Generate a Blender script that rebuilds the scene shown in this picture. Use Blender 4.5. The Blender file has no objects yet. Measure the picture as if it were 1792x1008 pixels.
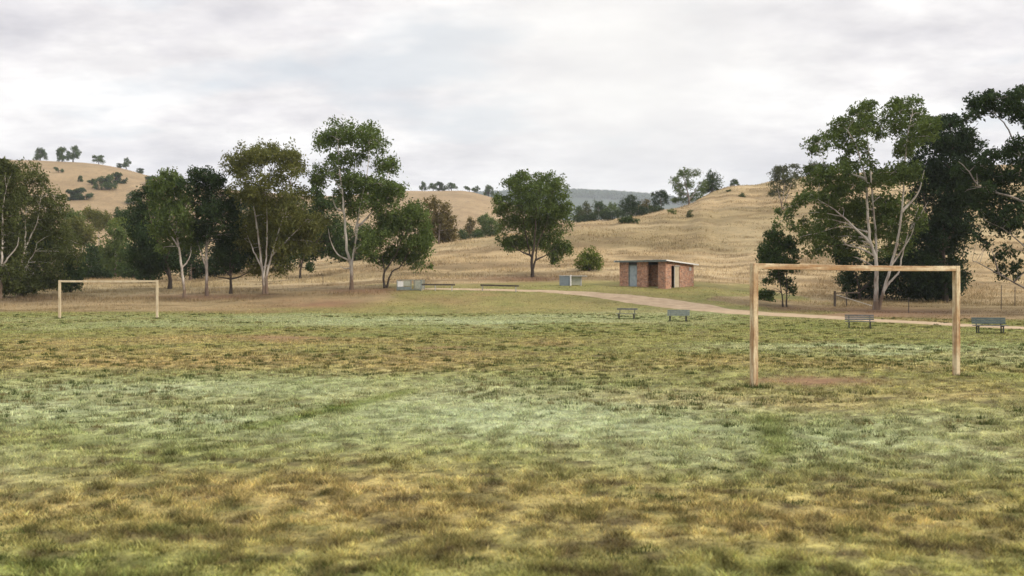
import bpy, bmesh, math, random
import numpy as np
from mathutils import Vector

random.seed(7)
RNG = np.random.default_rng(7)
F = 1792 * 35.0 / 36.0        # focal length in photograph pixels
H = 1.95                      # eye height
HZ = 504.0
S = bpy.context.scene
COL = S.collection

# ------------------------------------------------------------------ noise
def _hash(ix, iy, seed):
    h = (ix.astype(np.int64) * 374761393 + iy.astype(np.int64) * 668265263 + seed * 974634777) & 0xFFFFFFFF
    h = ((h ^ (h >> 13)) * 1274126177) & 0xFFFFFFFF
    h = h ^ (h >> 16)
    return (h & 0xFFFFFF) / float(0xFFFFFF)

def vnoise(x, y, seed=0):
    ix, iy = np.floor(x), np.floor(y)
    fx, fy = x - ix, y - iy
    fx = fx * fx * (3 - 2 * fx); fy = fy * fy * (3 - 2 * fy)
    a = _hash(ix, iy, seed); b = _hash(ix + 1, iy, seed)
    c = _hash(ix, iy + 1, seed); d = _hash(ix + 1, iy + 1, seed)
    return (a * (1 - fx) + b * fx) * (1 - fy) + (c * (1 - fx) + d * fx) * fy

def fbm(x, y, scale, seed=0, octv=3):
    x = np.asarray(x, float) / scale; y = np.asarray(y, float) / scale
    r = 0; a = .5; t = 0
    for k in range(octv):
        c, s = math.cos(.6 * k + .3), math.sin(.6 * k + .3)
        r = r + a * vnoise(c * x - s * y + 11.3 * k, s * x + c * y - 7.1 * k, seed + k); t += a
        a *= .5; x = x * 2.03; y = y * 2.03
    return r / t

def sst(a, b, v):
    t = np.clip((v - a) / (b - a), 0, 1)
    return t * t * (3 - 2 * t)

# ------------------------------------------------------------------ terrain
def zz(D, py): return H - (py - HZ) * D / F
# px : field end D, bank top (D,py), slope (D,py), crest (D,py), valley (D,z), far hill (D,py), behind (D,z), ridge (D,py)
COLS = [
 (-1500, 80, (98,514), (120,500), (150,486), (270,4),  (600,300), (900,20), (4500,361)),
 (-300,  80, (98,517), (120,502), (150,488), (270,4),  (600,284), (900,20), (4500,361)),
 (0,     78, (97,519), (120,502), (150,488), (270,3),  (600,285), (900,20), (4500,361)),
 (130,   78, (97,518), (120,500), (150,487), (270,3),  (600,289), (900,20), (4500,361)),
 (200,   78, (97,517), (120,499), (150,486), (270,3),  (600,297), (900,20), (4500,361)),
 (260,   78, (96,516), (120,498), (150,484), (260,3),  (600,311), (900,20), (4500,361)),
 (330,   78, (96,515), (120,496), (150,481), (260,3),  (600,327), (900,20), (4500,361)),
 (420,   78, (95,512), (120,490), (150,470), (260,4),  (620,338), (900,20), (4500,361)),
 (580,   77, (94,508), (115,488), (155,456), (280,5),  (650,347), (900,20), (4500,361)),
 (690,   76, (93,506), (115,482), (165,440), (300,6),  (700,338), (950,20), (4500,359)),
 (800,   76, (93,505), (115,481), (175,421), (320,9),  (700,338), (950,20), (4500,356)),
 (865,   76, (93,505), (115,480), (180,413), (330,10), (700,351), (950,20), (4500,353)),
 (940,   76, (93,504.5),(115,479),(190,402), (330,10), (700,378), (950,20), (4500,351)),
 (1005,  76, (93,504), (115,478), (200,392), (340,11), (700,388), (950,20), (4500,350)),
 (1081,  76, (94,503), (116,477), (210,385), (350,12), (700,384), (950,20), (4500,353)),
 (1150,  75, (95,502), (118,474), (225,373), (360,14), (700,372), (950,25), (4500,359)),
 (1216,  74, (95,503), (118,474), (245,357), (370,20), (700,368), (950,30), (4500,366)),
 (1263,  73, (93,510), (118,477), (280,335), (380,30), (700,360), (950,35), (4500,368)),
 (1341,  71, (90,522), (115,480), (300,321), (390,36), (700,350), (950,40), (4500,368)),
 (1400,  69, (88,530), (115,482), (310,312), (400,40), (700,345), (950,40), (4500,368)),
 (1600,  69, (88,532), (115,484), (320,299), (420,44), (700,335), (950,40), (4500,366)),
 (1800,  68, (88,532), (115,484), (330,287), (430,50), (700,325), (950,40), (4500,361)),
 (3200,  68, (88,532), (115,484), (340,285), (440,52), (700,320), (950,40), (4500,356)),
]
def pchip_slopes(x, y):           # x,y: (...,K)
    h = np.diff(x, axis=-1); d = np.diff(y, axis=-1) / h
    m = np.zeros_like(y)
    same = (d[..., :-1] * d[..., 1:]) > 0
    w1 = 2 * h[..., 1:] + h[..., :-1]; w2 = h[..., 1:] + 2 * h[..., :-1]
    with np.errstate(divide='ignore', invalid='ignore'):
        hm = (w1 + w2) / (w1 / d[..., :-1] + w2 / d[..., 1:])
    m[..., 1:-1] = np.where(same, hm, 0)
    m[..., -1] = 0; m[..., 0] = 0
    return m
_pxs = np.array([c[0] for c in COLS], float)
_D, _Z = [], []
for c in COLS:
    ds = [c[1] - 25, c[1]]; zs = [0, .04]
    for k in (2, 3, 4): ds.append(c[k][0]); zs.append(zz(*c[k]))
    ds.append(c[5][0]); zs.append(c[5][1])
    ds.append(c[6][0]); zs.append(zz(*c[6]))
    ds.append(c[7][0]); zs.append(c[7][1])
    ds.append(c[8][0]); zs.append(zz(*c[8]))
    ds.append(9000); zs.append(120)
    _D.append(ds); _Z.append(zs)
_D = np.array(_D); _Z = np.array(_Z)
NG = 1200
GPX = np.linspace(-1500, 3200, NG)
def _dense(T):
    X = np.repeat(_pxs[None, :], T.shape[1], 0); Y = T.T
    m = pchip_slopes(X, Y); out = np.empty((NG, T.shape[1]))
    i = np.clip(np.searchsorted(_pxs, GPX, 'right') - 1, 0, len(_pxs) - 2)
    h = _pxs[i + 1] - _pxs[i]; t = (GPX - _pxs[i]) / h
    for k in range(T.shape[1]):
        y0, y1, m0, m1 = Y[k, i], Y[k, i + 1], m[k, i], m[k, i + 1]
        out[:, k] = (2*t**3-3*t**2+1)*y0 + (t**3-2*t**2+t)*h*m0 + (-2*t**3+3*t**2)*y1 + (t**3-t**2)*h*m1
    return out
GD, GZ = _dense(_D), _dense(_Z)
GM = pchip_slopes(GD, GZ)
def _hcol(i, y):
    Dk = GD[i]
    k = np.clip((y[:, None] >= Dk).sum(1) - 1, 0, Dk.shape[1] - 2)
    r = np.arange(len(y))
    d0, d1 = Dk[r, k], Dk[r, k + 1]
    h = d1 - d0; t = np.clip((y - d0) / h, 0, 1)
    y0, y1, m0, m1 = GZ[i, k], GZ[i, k + 1], GM[i, k], GM[i, k + 1]
    return (2*t**3-3*t**2+1)*y0 + (t**3-2*t**2+t)*h*m0 + (-2*t**3+3*t**2)*y1 + (t**3-t**2)*h*m1
def height(x, y):
    x = np.atleast_1d(np.asarray(x, float)); y = np.atleast_1d(np.asarray(y, float))
    px = np.clip(896 + F * x / np.maximum(y, 25), -1499, 3199)
    f = (px + 1500) / (4700) * (NG - 1)
    i = np.clip(f.astype(int), 0, NG - 2); t = f - i
    z = _hcol(i, y) * (1 - t) + _hcol(i + 1, y) * t
    amp = sst(105, 260, y)
    z = z + amp * (fbm(x, y, 28, 3) - .5) * 1.3 - amp * .5 + amp * (fbm(x, y, 7, 5) - .5) * .5
    z = z + (fbm(x, y, 9, 8) - .5) * .10 * sst(3, 12, y) + sst(76, 84, y) * (fbm(x, y, 3, 9) - .5) * .18
    z = z + (1 - sst(24, 40, y)) * sst(2, 4, y) * (fbm(x, y, .24, 12, 2) - .5) * .06
    return z
def hgt(x, y): return float(height(x, y)[0])
def ray(px, py, d0=5.0, d1=420.0):
    D = np.concatenate([np.linspace(d0, 130, 1500), np.linspace(130, d1, 900)]) if d0 < 130 else np.linspace(d0, d1, 900)
    g = height((px - 896) / F * D, D) - (H - (py - HZ) * D / F)
    k = np.argmax(g > 0)
    if g[k] <= 0: k = len(D) - 1
    return float(D[k])
def at(px, py, D): return Vector(((px - 896) / F * D, D, H - (py - HZ) * D / F))

# ------------------------------------------------------------------ ground colour (what grows where)
def blobs(px, py, lst):
    m = np.zeros_like(px)
    for (cx, cy, rx, ry, a) in lst:
        m = np.maximum(m, a * np.exp(-(((px - cx) / rx) ** 2 + ((py - cy) / ry) ** 2)))
    return m
FROST = [(760,560,420,9,.9),(1150,548,150,8,.5),(250,566,300,7,.45),(1500,608,260,7,.8),(1800,625,220,20,.6),
         (1000,745,480,60,1),(380,700,440,34,.85),(150,745,320,28,.8),(520,770,380,48,.85),(1500,760,330,50,.7),
         (800,690,300,22,.5),(1250,800,260,28,.6),(1750,790,160,40,.5),(100,840,200,40,.35)]
YELL = [(200,600,320,12,.7),(650,600,500,10,.55),(450,640,520,22,.9),(900,650,330,16,.5),(1300,640,420,20,.55),
        (1300,700,330,14,.6),(1650,690,200,16,.5),(900,910,1200,66,.78),(300,640,300,18,.8)]
DIRT = [(1440,668,110,7,1),(1340,667,40,4,.8),(510,594,85,4,.8),(770,609,75,3,.6),(960,602,60,3,.4),(560,532,80,9,1),(430,544,120,3,.5),
        (650,509,70,5,.8),(915,488,60,5,.7),(700,508,40,4,.6),(1520,546,130,7,.7),(1650,556,100,5,.5),(1390,541,60,5,.5),
        (370,519,90,4,.6),(780,525,70,6,.4),(700,620,300,5,.35),(870,517,40,3,.4)]
TRACK = [((440,748),(600,712)),((600,712),(720,684)),((500,752),(570,768)),((1345,735),(1360,790)),((1360,790),(1300,840))]
TRACKW = [9, 7, 5, 12, 9]
TRACKA = [1, .9, .7, .5, .3]
_bx = [-1500, 0, 500, 620, 700, 900, 1000, 1250, 1350, 1500, 1800, 3200]
_bd = [78, 78, 80, 86, 97, 101, 104, 104, 86, 67, 60, 60]
def zones(x, y):
    ys = np.maximum(y, 3.0)
    px = 896 + F * x / ys
    py = HZ + (H - height(x, y)) * F / ys
    nj = fbm(x, y, 6, 21, 4) - .5
    nl = fbm(x / 1.6, y, 14, 33, 3) - .5
    near = (y < 75)
    pj = px + nl * 420; qj = py + nj * (py - HZ) * .38 + nl * (py - HZ) * .2
    frost = np.where(y < 90, blobs(pj, qj, FROST), 0)
    yell = blobs(pj, qj, YELL)
    dirt = blobs(px + nj * 90, py + nj * np.clip(py - HZ, 8, 40) * .5, DIRT)
    trk = np.zeros_like(px)
    for (a, b), w, ta in zip(TRACK, TRACKW, TRACKA):
        a = np.array(a, float); b = np.array(b, float); d = b - a
        t = np.clip(((px - a[0]) * d[0] + (py - a[1]) * d[1]) / d.dot(d), 0, 1)
        dist = np.hypot((px - a[0] - t * d[0]) * .35, py - a[1] - t * d[1]) + nj * 8
        trk = np.maximum(trk, ta * np.exp(-(dist / w) ** 2))
        frost = frost * (1 - .85 * ta * np.exp(-(dist / w) ** 2)); yell = yell * (1 - .6 * np.exp(-(dist / w) ** 2))
    zones.trk = trk
    bd = np.interp(px + nl * 500 + nj * 160, _bx, _bd)
    dry = sst(-.5, .5, (y - bd) / (.05 * bd) + nj * 1.6)
    dry = np.where(y > 40, dry, 0)
    return px, py, frost, yell, dirt, dry
def mixc(a, b, t): return a * (1 - t[:, None]) + b * t[:, None]
C = lambda *v: np.array(v, float)[None, :]
GREEN, DKGREEN = C(.185, .200, .064), C(.062, .080, .025)
YELLOW, BROWN = C(.310, .240, .100), C(.150, .105, .050)
FROSTC = C(.345, .390, .235)
STRAW, STRAWD, STRAWL = C(.355, .268, .150), C(.185, .132, .072), C(.470, .370, .225)
DIRTC = C(.230, .130, .080)
PADDOCK = C(.230, .195, .080)
LITTER_SHADE = [(400,519,120,4,.9),(310,522,40,4,.8),(463,516,40,4,.9),(615,509,40,4,.9),(676,506,35,4,.9),(932,488,38,4,.9),(40,524,110,6,.9),(1540,546,60,6,.9),(1640,547,110,7,.9),(1372,539,30,5,.7),(1760,548,80,8,.6),(1500,520,40,8,.5)]  # leaf litter, also painted dark as contact shade at the tree bases
def nl_(x, y): return fbm(x, y, 2.0, 63, 3) - .5
def albedo(x, y):
    px, py, frost, yell, dirt, dry = zones(x, y); trk_ = zones.trk
    a = .5 + (fbm(x, y, 2.4, 41, 5) - .5) * .6; b = fbm(x, y, .24, 43, 3); c = fbm(x, y, 11, 47, 3)
    n = len(x)
    col = np.repeat(GREEN, n, 0); e = fbm(x, y, .13, 45, 2)
    col = mixc(col, np.repeat(YELLOW, n, 0), np.clip(yell * .95 + (a - .5) * 1.5 + .16, 0, 1))
    col = mixc(col, np.repeat(BROWN, n, 0), np.clip((b - .58) * 2.6, 0, .65) * (.3 + .3 * yell))
    col = mixc(col, np.repeat(DKGREEN, n, 0), np.clip((.40 - b) * 3.0, 0, .6))
    col = mixc(col, np.repeat(FROSTC, n, 0), np.clip(frost * (.76 + (a - .5) * .5 + (b - .5) * .9 + (e - .5) * .3), 0, .9))
    near_f = 1 - sst(30, 60, y)
    col = col * (1 + (e - .5) * 1.8 * (.5 + .5 * near_f) * (1 - .45 * frost))[:, None]
    col = mixc(col, np.repeat(C(.085,.066,.034), n, 0), np.clip((fbm(x, y, .22, 49, 2) - .60) * 5, 0, .8) * (1 - .6 * frost) * (y < 78))
    col = mixc(col, np.repeat(C(.125,.165,.045), n, 0), trk_ * .8)
    bank = sst(74, 80, y) * (1 - dry)
    col = mixc(col, np.repeat(PADDOCK, n, 0), bank * np.clip(.65 + (a - .5) * 2, 0, 1))
    sd = mixc(np.repeat(STRAW, n, 0), np.repeat(STRAWD, n, 0), np.clip((fbm(x / 3.0, y, 6, 51, 4) - .47) * 4.5, 0, .85))
    sd = mixc(sd, np.repeat(STRAWL, n, 0), np.clip((fbm(x / 2.2, y, 13, 57, 3) - .5) * 3.5, 0, .8))
    sd = mixc(sd, np.repeat(C(.20, .17, .085), n, 0), np.clip((fbm(x / 2.0, y, 30, 59, 3) - .52) * 4, 0, .4))
    sd = mixc(sd, np.repeat(C(.16,.115,.06), n, 0), np.clip((fbm(x / 1.8, y, 2.2, 61, 3) - .56) * 5, 0, .7))
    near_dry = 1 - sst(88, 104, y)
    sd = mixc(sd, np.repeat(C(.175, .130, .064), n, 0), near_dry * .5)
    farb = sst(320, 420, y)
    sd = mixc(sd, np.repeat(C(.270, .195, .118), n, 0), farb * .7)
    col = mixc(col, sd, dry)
    ridge = sst(1500, 2300, y)
    col = mixc(col, np.repeat(C(.035, .055, .030), n, 0), ridge)
    litter_shade = blobs(px + nl_(x, y) * 60, py + nl_(x, y) * 6, LITTER_SHADE)
    col = mixc(col, np.repeat(C(.095,.066,.042), n, 0), np.clip(litter_shade * (.5 + b * .8), 0, .85))
    col = mixc(col, np.repeat(DIRTC, n, 0), np.clip(dirt * (.55 + b * .7), 0, .92))
    return np.clip(col, 0.004, 1), frost, yell, dirt, dry

# ------------------------------------------------------------------ mesh helpers
def mesh_np(name, V, Fa, mat=None, col=None, smooth=False, link=True, parent=None):
    V = np.ascontiguousarray(V, np.float32); Fa = np.ascontiguousarray(Fa, np.int32)
    me = bpy.data.meshes.new(name)
    nf, k = Fa.shape
    me.vertices.add(len(V)); me.vertices.foreach_set('co', V.ravel())
    me.loops.add(nf * k); me.loops.foreach_set('vertex_index', Fa.ravel())
    me.polygons.add(nf); me.polygons.foreach_set('loop_start', np.arange(0, nf * k, k, dtype=np.int32))
    if smooth: me.polygons.foreach_set('use_smooth', np.ones(nf, bool))
    if col is not None:
        at_ = me.color_attributes.new('Col', 'FLOAT_COLOR', 'POINT')
        c4 = np.ones((len(V), 4), np.float32); c4[:, :3] = col
        at_.data.foreach_set('color', c4.ravel())
    me.update(calc_edges=True); me.validate()
    if mat: me.materials.append(mat)
    o = bpy.data.objects.new(name, me)
    if link: COL.objects.link(o)
    if parent: o.parent = parent
    return o

def tag(o, label=None, cat=None, group=None, kind=None):
    if label: o['label'] = label
    if cat: o['category'] = cat
    if group: o['group'] = group
    if kind: o['kind'] = kind
    return o
def empty(name, loc, rz=0, s=1.0):
    o = bpy.data.objects.new(name, None); COL.objects.link(o)
    o.location = loc; o.rotation_euler = (0, 0, rz); o.scale = (s, s, s); o.empty_display_size = .3
    return o
def bm_obj(name, bm, mat, parent=None, smooth=False, bevel=0):
    if bevel:
        bmesh.ops.bevel(bm, geom=list(bm.edges), offset=bevel, segments=1, affect='EDGES', profile=.5)
    bm.normal_update()
    uv = bm.loops.layers.uv.new('UVMap')
    for f in bm.faces:
        n = f.normal
        ax = max(range(3), key=lambda i: abs(n[i]))
        for l in f.loops:
            c = l.vert.co
            l[uv].uv = ((c.y, c.z), (c.x, c.z), (c.x, c.y))[ax]
        f.smooth = smooth
    me = bpy.data.meshes.new(name); bm.to_mesh(me); bm.free()
    if mat: me.materials.append(mat)
    o = bpy.data.objects.new(name, me); COL.objects.link(o)
    if parent: o.parent = parent
    return o
def box(bm, x0, x1, y0, y1, z0, z1):
    v = [bm.verts.new((x, y, z)) for z in (z0, z1) for (x, y) in ((x0,y0),(x1,y0),(x1,y1),(x0,y1))]
    for f in ((3,2,1,0),(4,5,6,7),(0,1,5,4),(1,2,6,5),(2,3,7,6),(3,0,4,7)): bm.faces.new([v[i] for i in f])
    return v
def bar(bm, a, b, w, h=None, up=(0,0,1)):
    a, b = Vector(a), Vector(b); h = h or w
    d = (b - a).normalized(); s = d.cross(Vector(up))
    if s.length < 1e-4: s = Vector((1,0,0))
    s.normalize(); u = s.cross(d)
    v = [bm.verts.new(p + s * (w/2*i) + u * (h/2*j)) for p in (a, b) for (i, j) in ((-1,-1),(1,-1),(1,1),(-1,1))]
    for f in ((0,1,2,3),(7,6,5,4),(4,5,1,0),(5,6,2,1),(6,7,3,2),(7,4,0,3)): bm.faces.new([v[i] for i in f])

def tube(pts, rad, sides=7, close=True):
    """pts (n,3), rad (n,) -> V,F quads"""
    pts = np.asarray(pts, float); n = len(pts)
    t = np.gradient(pts, axis=0); t /= np.linalg.norm(t, axis=1)[:, None] + 1e-9
    ref = np.array([.31, .95, .05])
    s = np.cross(t, ref); s /= np.linalg.norm(s, axis=1)[:, None] + 1e-9
    u = np.cross(s, t)
    a = np.linspace(0, 2*math.pi, sides, endpoint=False)
    V = pts[:, None, :] + rad[:, None, None] * (np.cos(a)[None, :, None] * s[:, None, :] + np.sin(a)[None, :, None] * u[:, None, :])
    V = V.reshape(-1, 3)
    i = np.arange(n - 1)[:, None] * sides; j = np.arange(sides)[None, :]; j2 = (j + 1) % sides
    Fq = np.stack([i + j, i + j2, i + sides + j2, i + sides + j], -1).reshape(-1, 4)
    return V, Fq
def smooth_path(P, m=5):
    P = np.asarray(P, float)
    if len(P) < 3:
        return np.array([P[0] + (P[-1]-P[0]) * t for t in np.linspace(0, 1, m + 1)])
    Q = np.vstack([2*P[0]-P[1], P, 2*P[-1]-P[-2]]); out = []
    for k in range(1, len(Q) - 2):
        for t in np.linspace(0, 1, m, endpoint=False):
            a, b, c, d = Q[k-1], Q[k], Q[k+1], Q[k+2]
            out.append(.5*((2*b)+(c-a)*t+(2*a-5*b+4*c-d)*t*t+(-a+3*b-3*c+d)*t**3))
    out.append(P[-1]); return np.array(out)
class Pile:
    def __init__(s): s.V = []; s.F = []; s.n = 0
    def add(s, V, Fq): s.V.append(V); s.F.append(Fq + s.n); s.n += len(V)
    def get(s): return np.vstack(s.V), np.vstack(s.F)

# ------------------------------------------------------------------ materials
def newmat(name):
    m = bpy.data.materials.new(name); m.use_nodes = True
    nt = m.node_tree; nt.nodes.clear()
    out = nt.nodes.new('ShaderNodeOutputMaterial')
    return m, nt, out
def nd(nt, typ, **kw):
    n = nt.nodes.new(typ)
    for k, v in kw.items():
        if k.startswith('i_'): n.inputs[k[2:].replace('_', ' ')].default_value = v
        else: setattr(n, k, v)
    return n
def ramp(nt, fac, stops):
    r = nd(nt, 'ShaderNodeValToRGB'); e = r.color_ramp.elements
    while len(e) < len(stops): e.new(.5)
    for el, (p, c) in zip(e, stops):
        el.position = p; el.color = (*c, 1) if len(c) == 3 else c
    nt.links.new(fac, r.inputs[0]); return r.outputs[0]
def mixrgb(nt, a, b, fac, mode='MIX'):
    m = nd(nt, 'ShaderNodeMix', data_type='RGBA', blend_type=mode)
    for sock, v in ((m.inputs[0], fac), (m.inputs[6], a), (m.inputs[7], b)):
        if hasattr(v, 'is_linked'): nt.links.new(v, sock)
        else: sock.default_value = v if not isinstance(v, tuple) or len(v) == 4 else (*v, 1)
    return m.outputs[2]
def coords(nt, scale=(1,1,1), kind='Object'):
    if kind == 'Position': o = nd(nt, 'ShaderNodeNewGeometry').outputs['Position']
    else: o = nd(nt, 'ShaderNodeTexCoord').outputs[kind]
    mp = nd(nt, 'ShaderNodeMapping'); mp.inputs['Scale'].default_value = scale
    nt.links.new(o, mp.inputs[0]); return mp.outputs[0]
def noise(nt, vec, scale, detail=4, rough=.6):
    n = nd(nt, 'ShaderNodeTexNoise'); n.inputs['Scale'].default_value = scale
    n.inputs['Detail'].default_value = detail; n.inputs['Roughness'].default_value = rough
    nt.links.new(vec, n.inputs['Vector']); return n.outputs[0]
def bump(nt, h, strength=.3, dist=.02):
    b = nd(nt, 'ShaderNodeBump'); b.inputs['Strength'].default_value = strength; b.inputs['Distance'].default_value = dist
    nt.links.new(h, b.inputs['Height']); return b.outputs[0]
def principled(nt, out, col, rough=.8, spec=.25, metal=0, normal=None):
    p = nd(nt, 'ShaderNodeBsdfPrincipled')
    if hasattr(col, 'is_linked'): nt.links.new(col, p.inputs['Base Color'])
    else: p.inputs['Base Color'].default_value = (*col, 1)
    if hasattr(rough, 'is_linked'): nt.links.new(rough, p.inputs['Roughness'])
    else: p.inputs['Roughness'].default_value = rough
    p.inputs['Specular IOR Level'].default_value = spec; p.inputs['Metallic'].default_value = metal
    if normal is not None: nt.links.new(normal, p.inputs['Normal'])
    nt.links.new(p.outputs[0], out.inputs[0]); return p

def m_ground():
    m, nt, out = newmat('turf_soil')
    at_ = nd(nt, 'ShaderNodeAttribute', attribute_name='Col')
    v = coords(nt, kind='Position')
    n1 = noise(nt, v, 5.0, 6, .7); n2 = noise(nt, v, .55, 5, .65)
    k = ramp(nt, noise(nt, v, 16.0, 6, .75), [(.33, (.40,.40,.38)), (.5, (.9,.9,.9)), (.66, (1.25,1.2,1.1))])
    k2 = ramp(nt, n2, [(.3, (.78,.80,.78)), (.65, (1.1,1.08,1.05))])
    c = mixrgb(nt, at_.outputs[0], k, 1.0, 'MULTIPLY'); c = mixrgb(nt, c, k2, 1.0, 'MULTIPLY')
    principled(nt, out, c, .95, .1, normal=bump(nt, n1, .5, .03)); return m
def m_blade(name='grass_blade', trans=.35):
    m, nt, out = newmat(name)
    at_ = nd(nt, 'ShaderNodeAttribute', attribute_name='Col')
    d = nd(nt, 'ShaderNodeBsdfDiffuse'); t = nd(nt, 'ShaderNodeBsdfTranslucent'); x = nd(nt, 'ShaderNodeMixShader')
    x.inputs[0].default_value = trans
    nt.links.new(at_.outputs[0], d.inputs[0]); nt.links.new(at_.outputs[0], t.inputs[0])
    nt.links.new(d.outputs[0], x.inputs[1]); nt.links.new(t.outputs[0], x.inputs[2]); nt.links.new(x.outputs[0], out.inputs[0])
    return m
def m_leaf():
    m, nt, out = newmat('gum_leaf')
    at_ = nd(nt, 'ShaderNodeAttribute', attribute_name='Col'); oi = nd(nt, 'ShaderNodeObjectInfo')
    c = mixrgb(nt, at_.outputs[0], oi.outputs['Color'], 1.0, 'MULTIPLY')
    p = nd(nt, 'ShaderNodeBsdfPrincipled'); p.inputs['Roughness'].default_value = .6; p.inputs['Specular IOR Level'].default_value = .04
    t = nd(nt, 'ShaderNodeBsdfTranslucent'); x = nd(nt, 'ShaderNodeMixShader'); x.inputs[0].default_value = .28
    nt.links.new(c, p.inputs['Base Color']); nt.links.new(mixrgb(nt, c, (1.25,1.25,.6,1), 1.0, 'MULTIPLY'), t.inputs[0])
    nt.links.new(p.outputs[0], x.inputs[1]); nt.links.new(t.outputs[0], x.inputs[2]); nt.links.new(x.outputs[0], out.inputs[0])
    return m
def m_bark(name, pale, dark, rough_h=1.6, amount=.5):
    m, nt, out = newmat(name)
    v = coords(nt, (1,1,.35)); n = noise(nt, v, 2.2, 5, .65)
    tc = nd(nt, 'ShaderNodeTexCoord'); sx = nd(nt, 'ShaderNodeSeparateXYZ'); nt.links.new(tc.outputs['Object'], sx.inputs[0])
    mr = nd(nt, 'ShaderNodeMapRange'); mr.inputs[1].default_value = rough_h * .4; mr.inputs[2].default_value = rough_h * 1.7
    mr.inputs[3].default_value = .28; mr.inputs[4].default_value = 0
    nt.links.new(sx.outputs[2], mr.inputs[0])
    ad = nd(nt, 'ShaderNodeMath', operation='ADD'); nt.links.new(n, ad.inputs[0]); nt.links.new(mr.outputs[0], ad.inputs[1])
    c = ramp(nt, ad.outputs[0], [(amount - .06, pale), (amount + .08, tuple((a+b)/2 for a, b in zip(pale, dark))), (amount + .22, dark)])
    principled(nt, out, c, .85, .2, normal=bump(nt, noise(nt, v, 9, 4), .5, .03)); return m
def m_paint(name='peeling_paint_rust', st=(6,6,.9)):
    m, nt, out = newmat(name)
    v = coords(nt, (1,1,1)); vs = coords(nt, st); vx = coords(nt, (1.4,5,5))
    n1 = noise(nt, vs, 2.0, 6, .65); n2 = noise(nt, v, 9, 5, .7); n3 = noise(nt, v, 1.1, 3, .5)
    pale = ramp(nt, n2, [(.3, (.45,.36,.225)), (.7, (.63,.53,.36))])
    rust = ramp(nt, n2, [(.3, (.19,.095,.042)), (.7, (.37,.215,.095))])
    ad = nd(nt, 'ShaderNodeMath', operation='MULTIPLY_ADD'); ad.inputs[1].default_value = .45
    nt.links.new(n3, ad.inputs[0]); nt.links.new(n1, ad.inputs[2])
    msk = ramp(nt, ad.outputs[0], [(.60, (0,0,0)), (.72, (.6,.6,.6)), (.86, (.95,.95,.95))])
    c = mixrgb(nt, pale, rust, msk)
    spk = ramp(nt, noise(nt, v, 26, 3, .6), [(.62, (0,0,0)), (.70, (1,1,1))])
    c = mixrgb(nt, c, (.17,.09,.045,1), mixrgb(nt, spk, (.5,.5,.5,1), 1.0, 'MULTIPLY'))
    principled(nt, out, c, .75, .3, normal=bump(nt, n2, .35, .006)); return m
def m_brick():
    m, nt, out = newmat('red_brick')
    tc = nd(nt, 'ShaderNodeTexCoord'); b = nd(nt, 'ShaderNodeTexBrick')
    nt.links.new(tc.outputs['UV'], b.inputs['Vector'])
    b.inputs['Color1'].default_value = (.44,.205,.110,1); b.inputs['Color2'].default_value = (.21,.098,.060,1)
    b.inputs['Mortar'].default_value = (.42,.34,.28,1); b.inputs['Scale'].default_value = 1.0
    b.inputs['Mortar Size'].default_value = .012; b.inputs['Brick Width'].default_value = .24; b.inputs['Row Height'].default_value = .086
    b.inputs['Mortar Smooth'].default_value = .2
    v = coords(nt); n = noise(nt, v, 3.2, 5, .7); n2 = noise(nt, v, 9, 2)
    c = mixrgb(nt, b.outputs[0], ramp(nt, n, [(.35, (.55,.52,.52)), (.6, (1.15,1.06,1))]), 1.0, 'MULTIPLY')
    c = mixrgb(nt, c, (.50,.40,.33,1), ramp(nt, n2, [(.54, (0,0,0)), (.66, (.75,.75,.75))]))
    principled(nt, out, c, .9, .2, normal=bump(nt, b.outputs[1], .4, -.01)); return m
def m_plain(name, a, b, scale=6, rough=.7, metal=0, stretch=(1,1,1), spec=.3):
    m, nt, out = newmat(name)
    n = noise(nt, coords(nt, stretch), scale, 5, .65)
    principled(nt, out, ramp(nt, n, [(.3, a), (.7, b)]), rough, spec, metal, bump(nt, n, .25, .01)); return m
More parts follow.
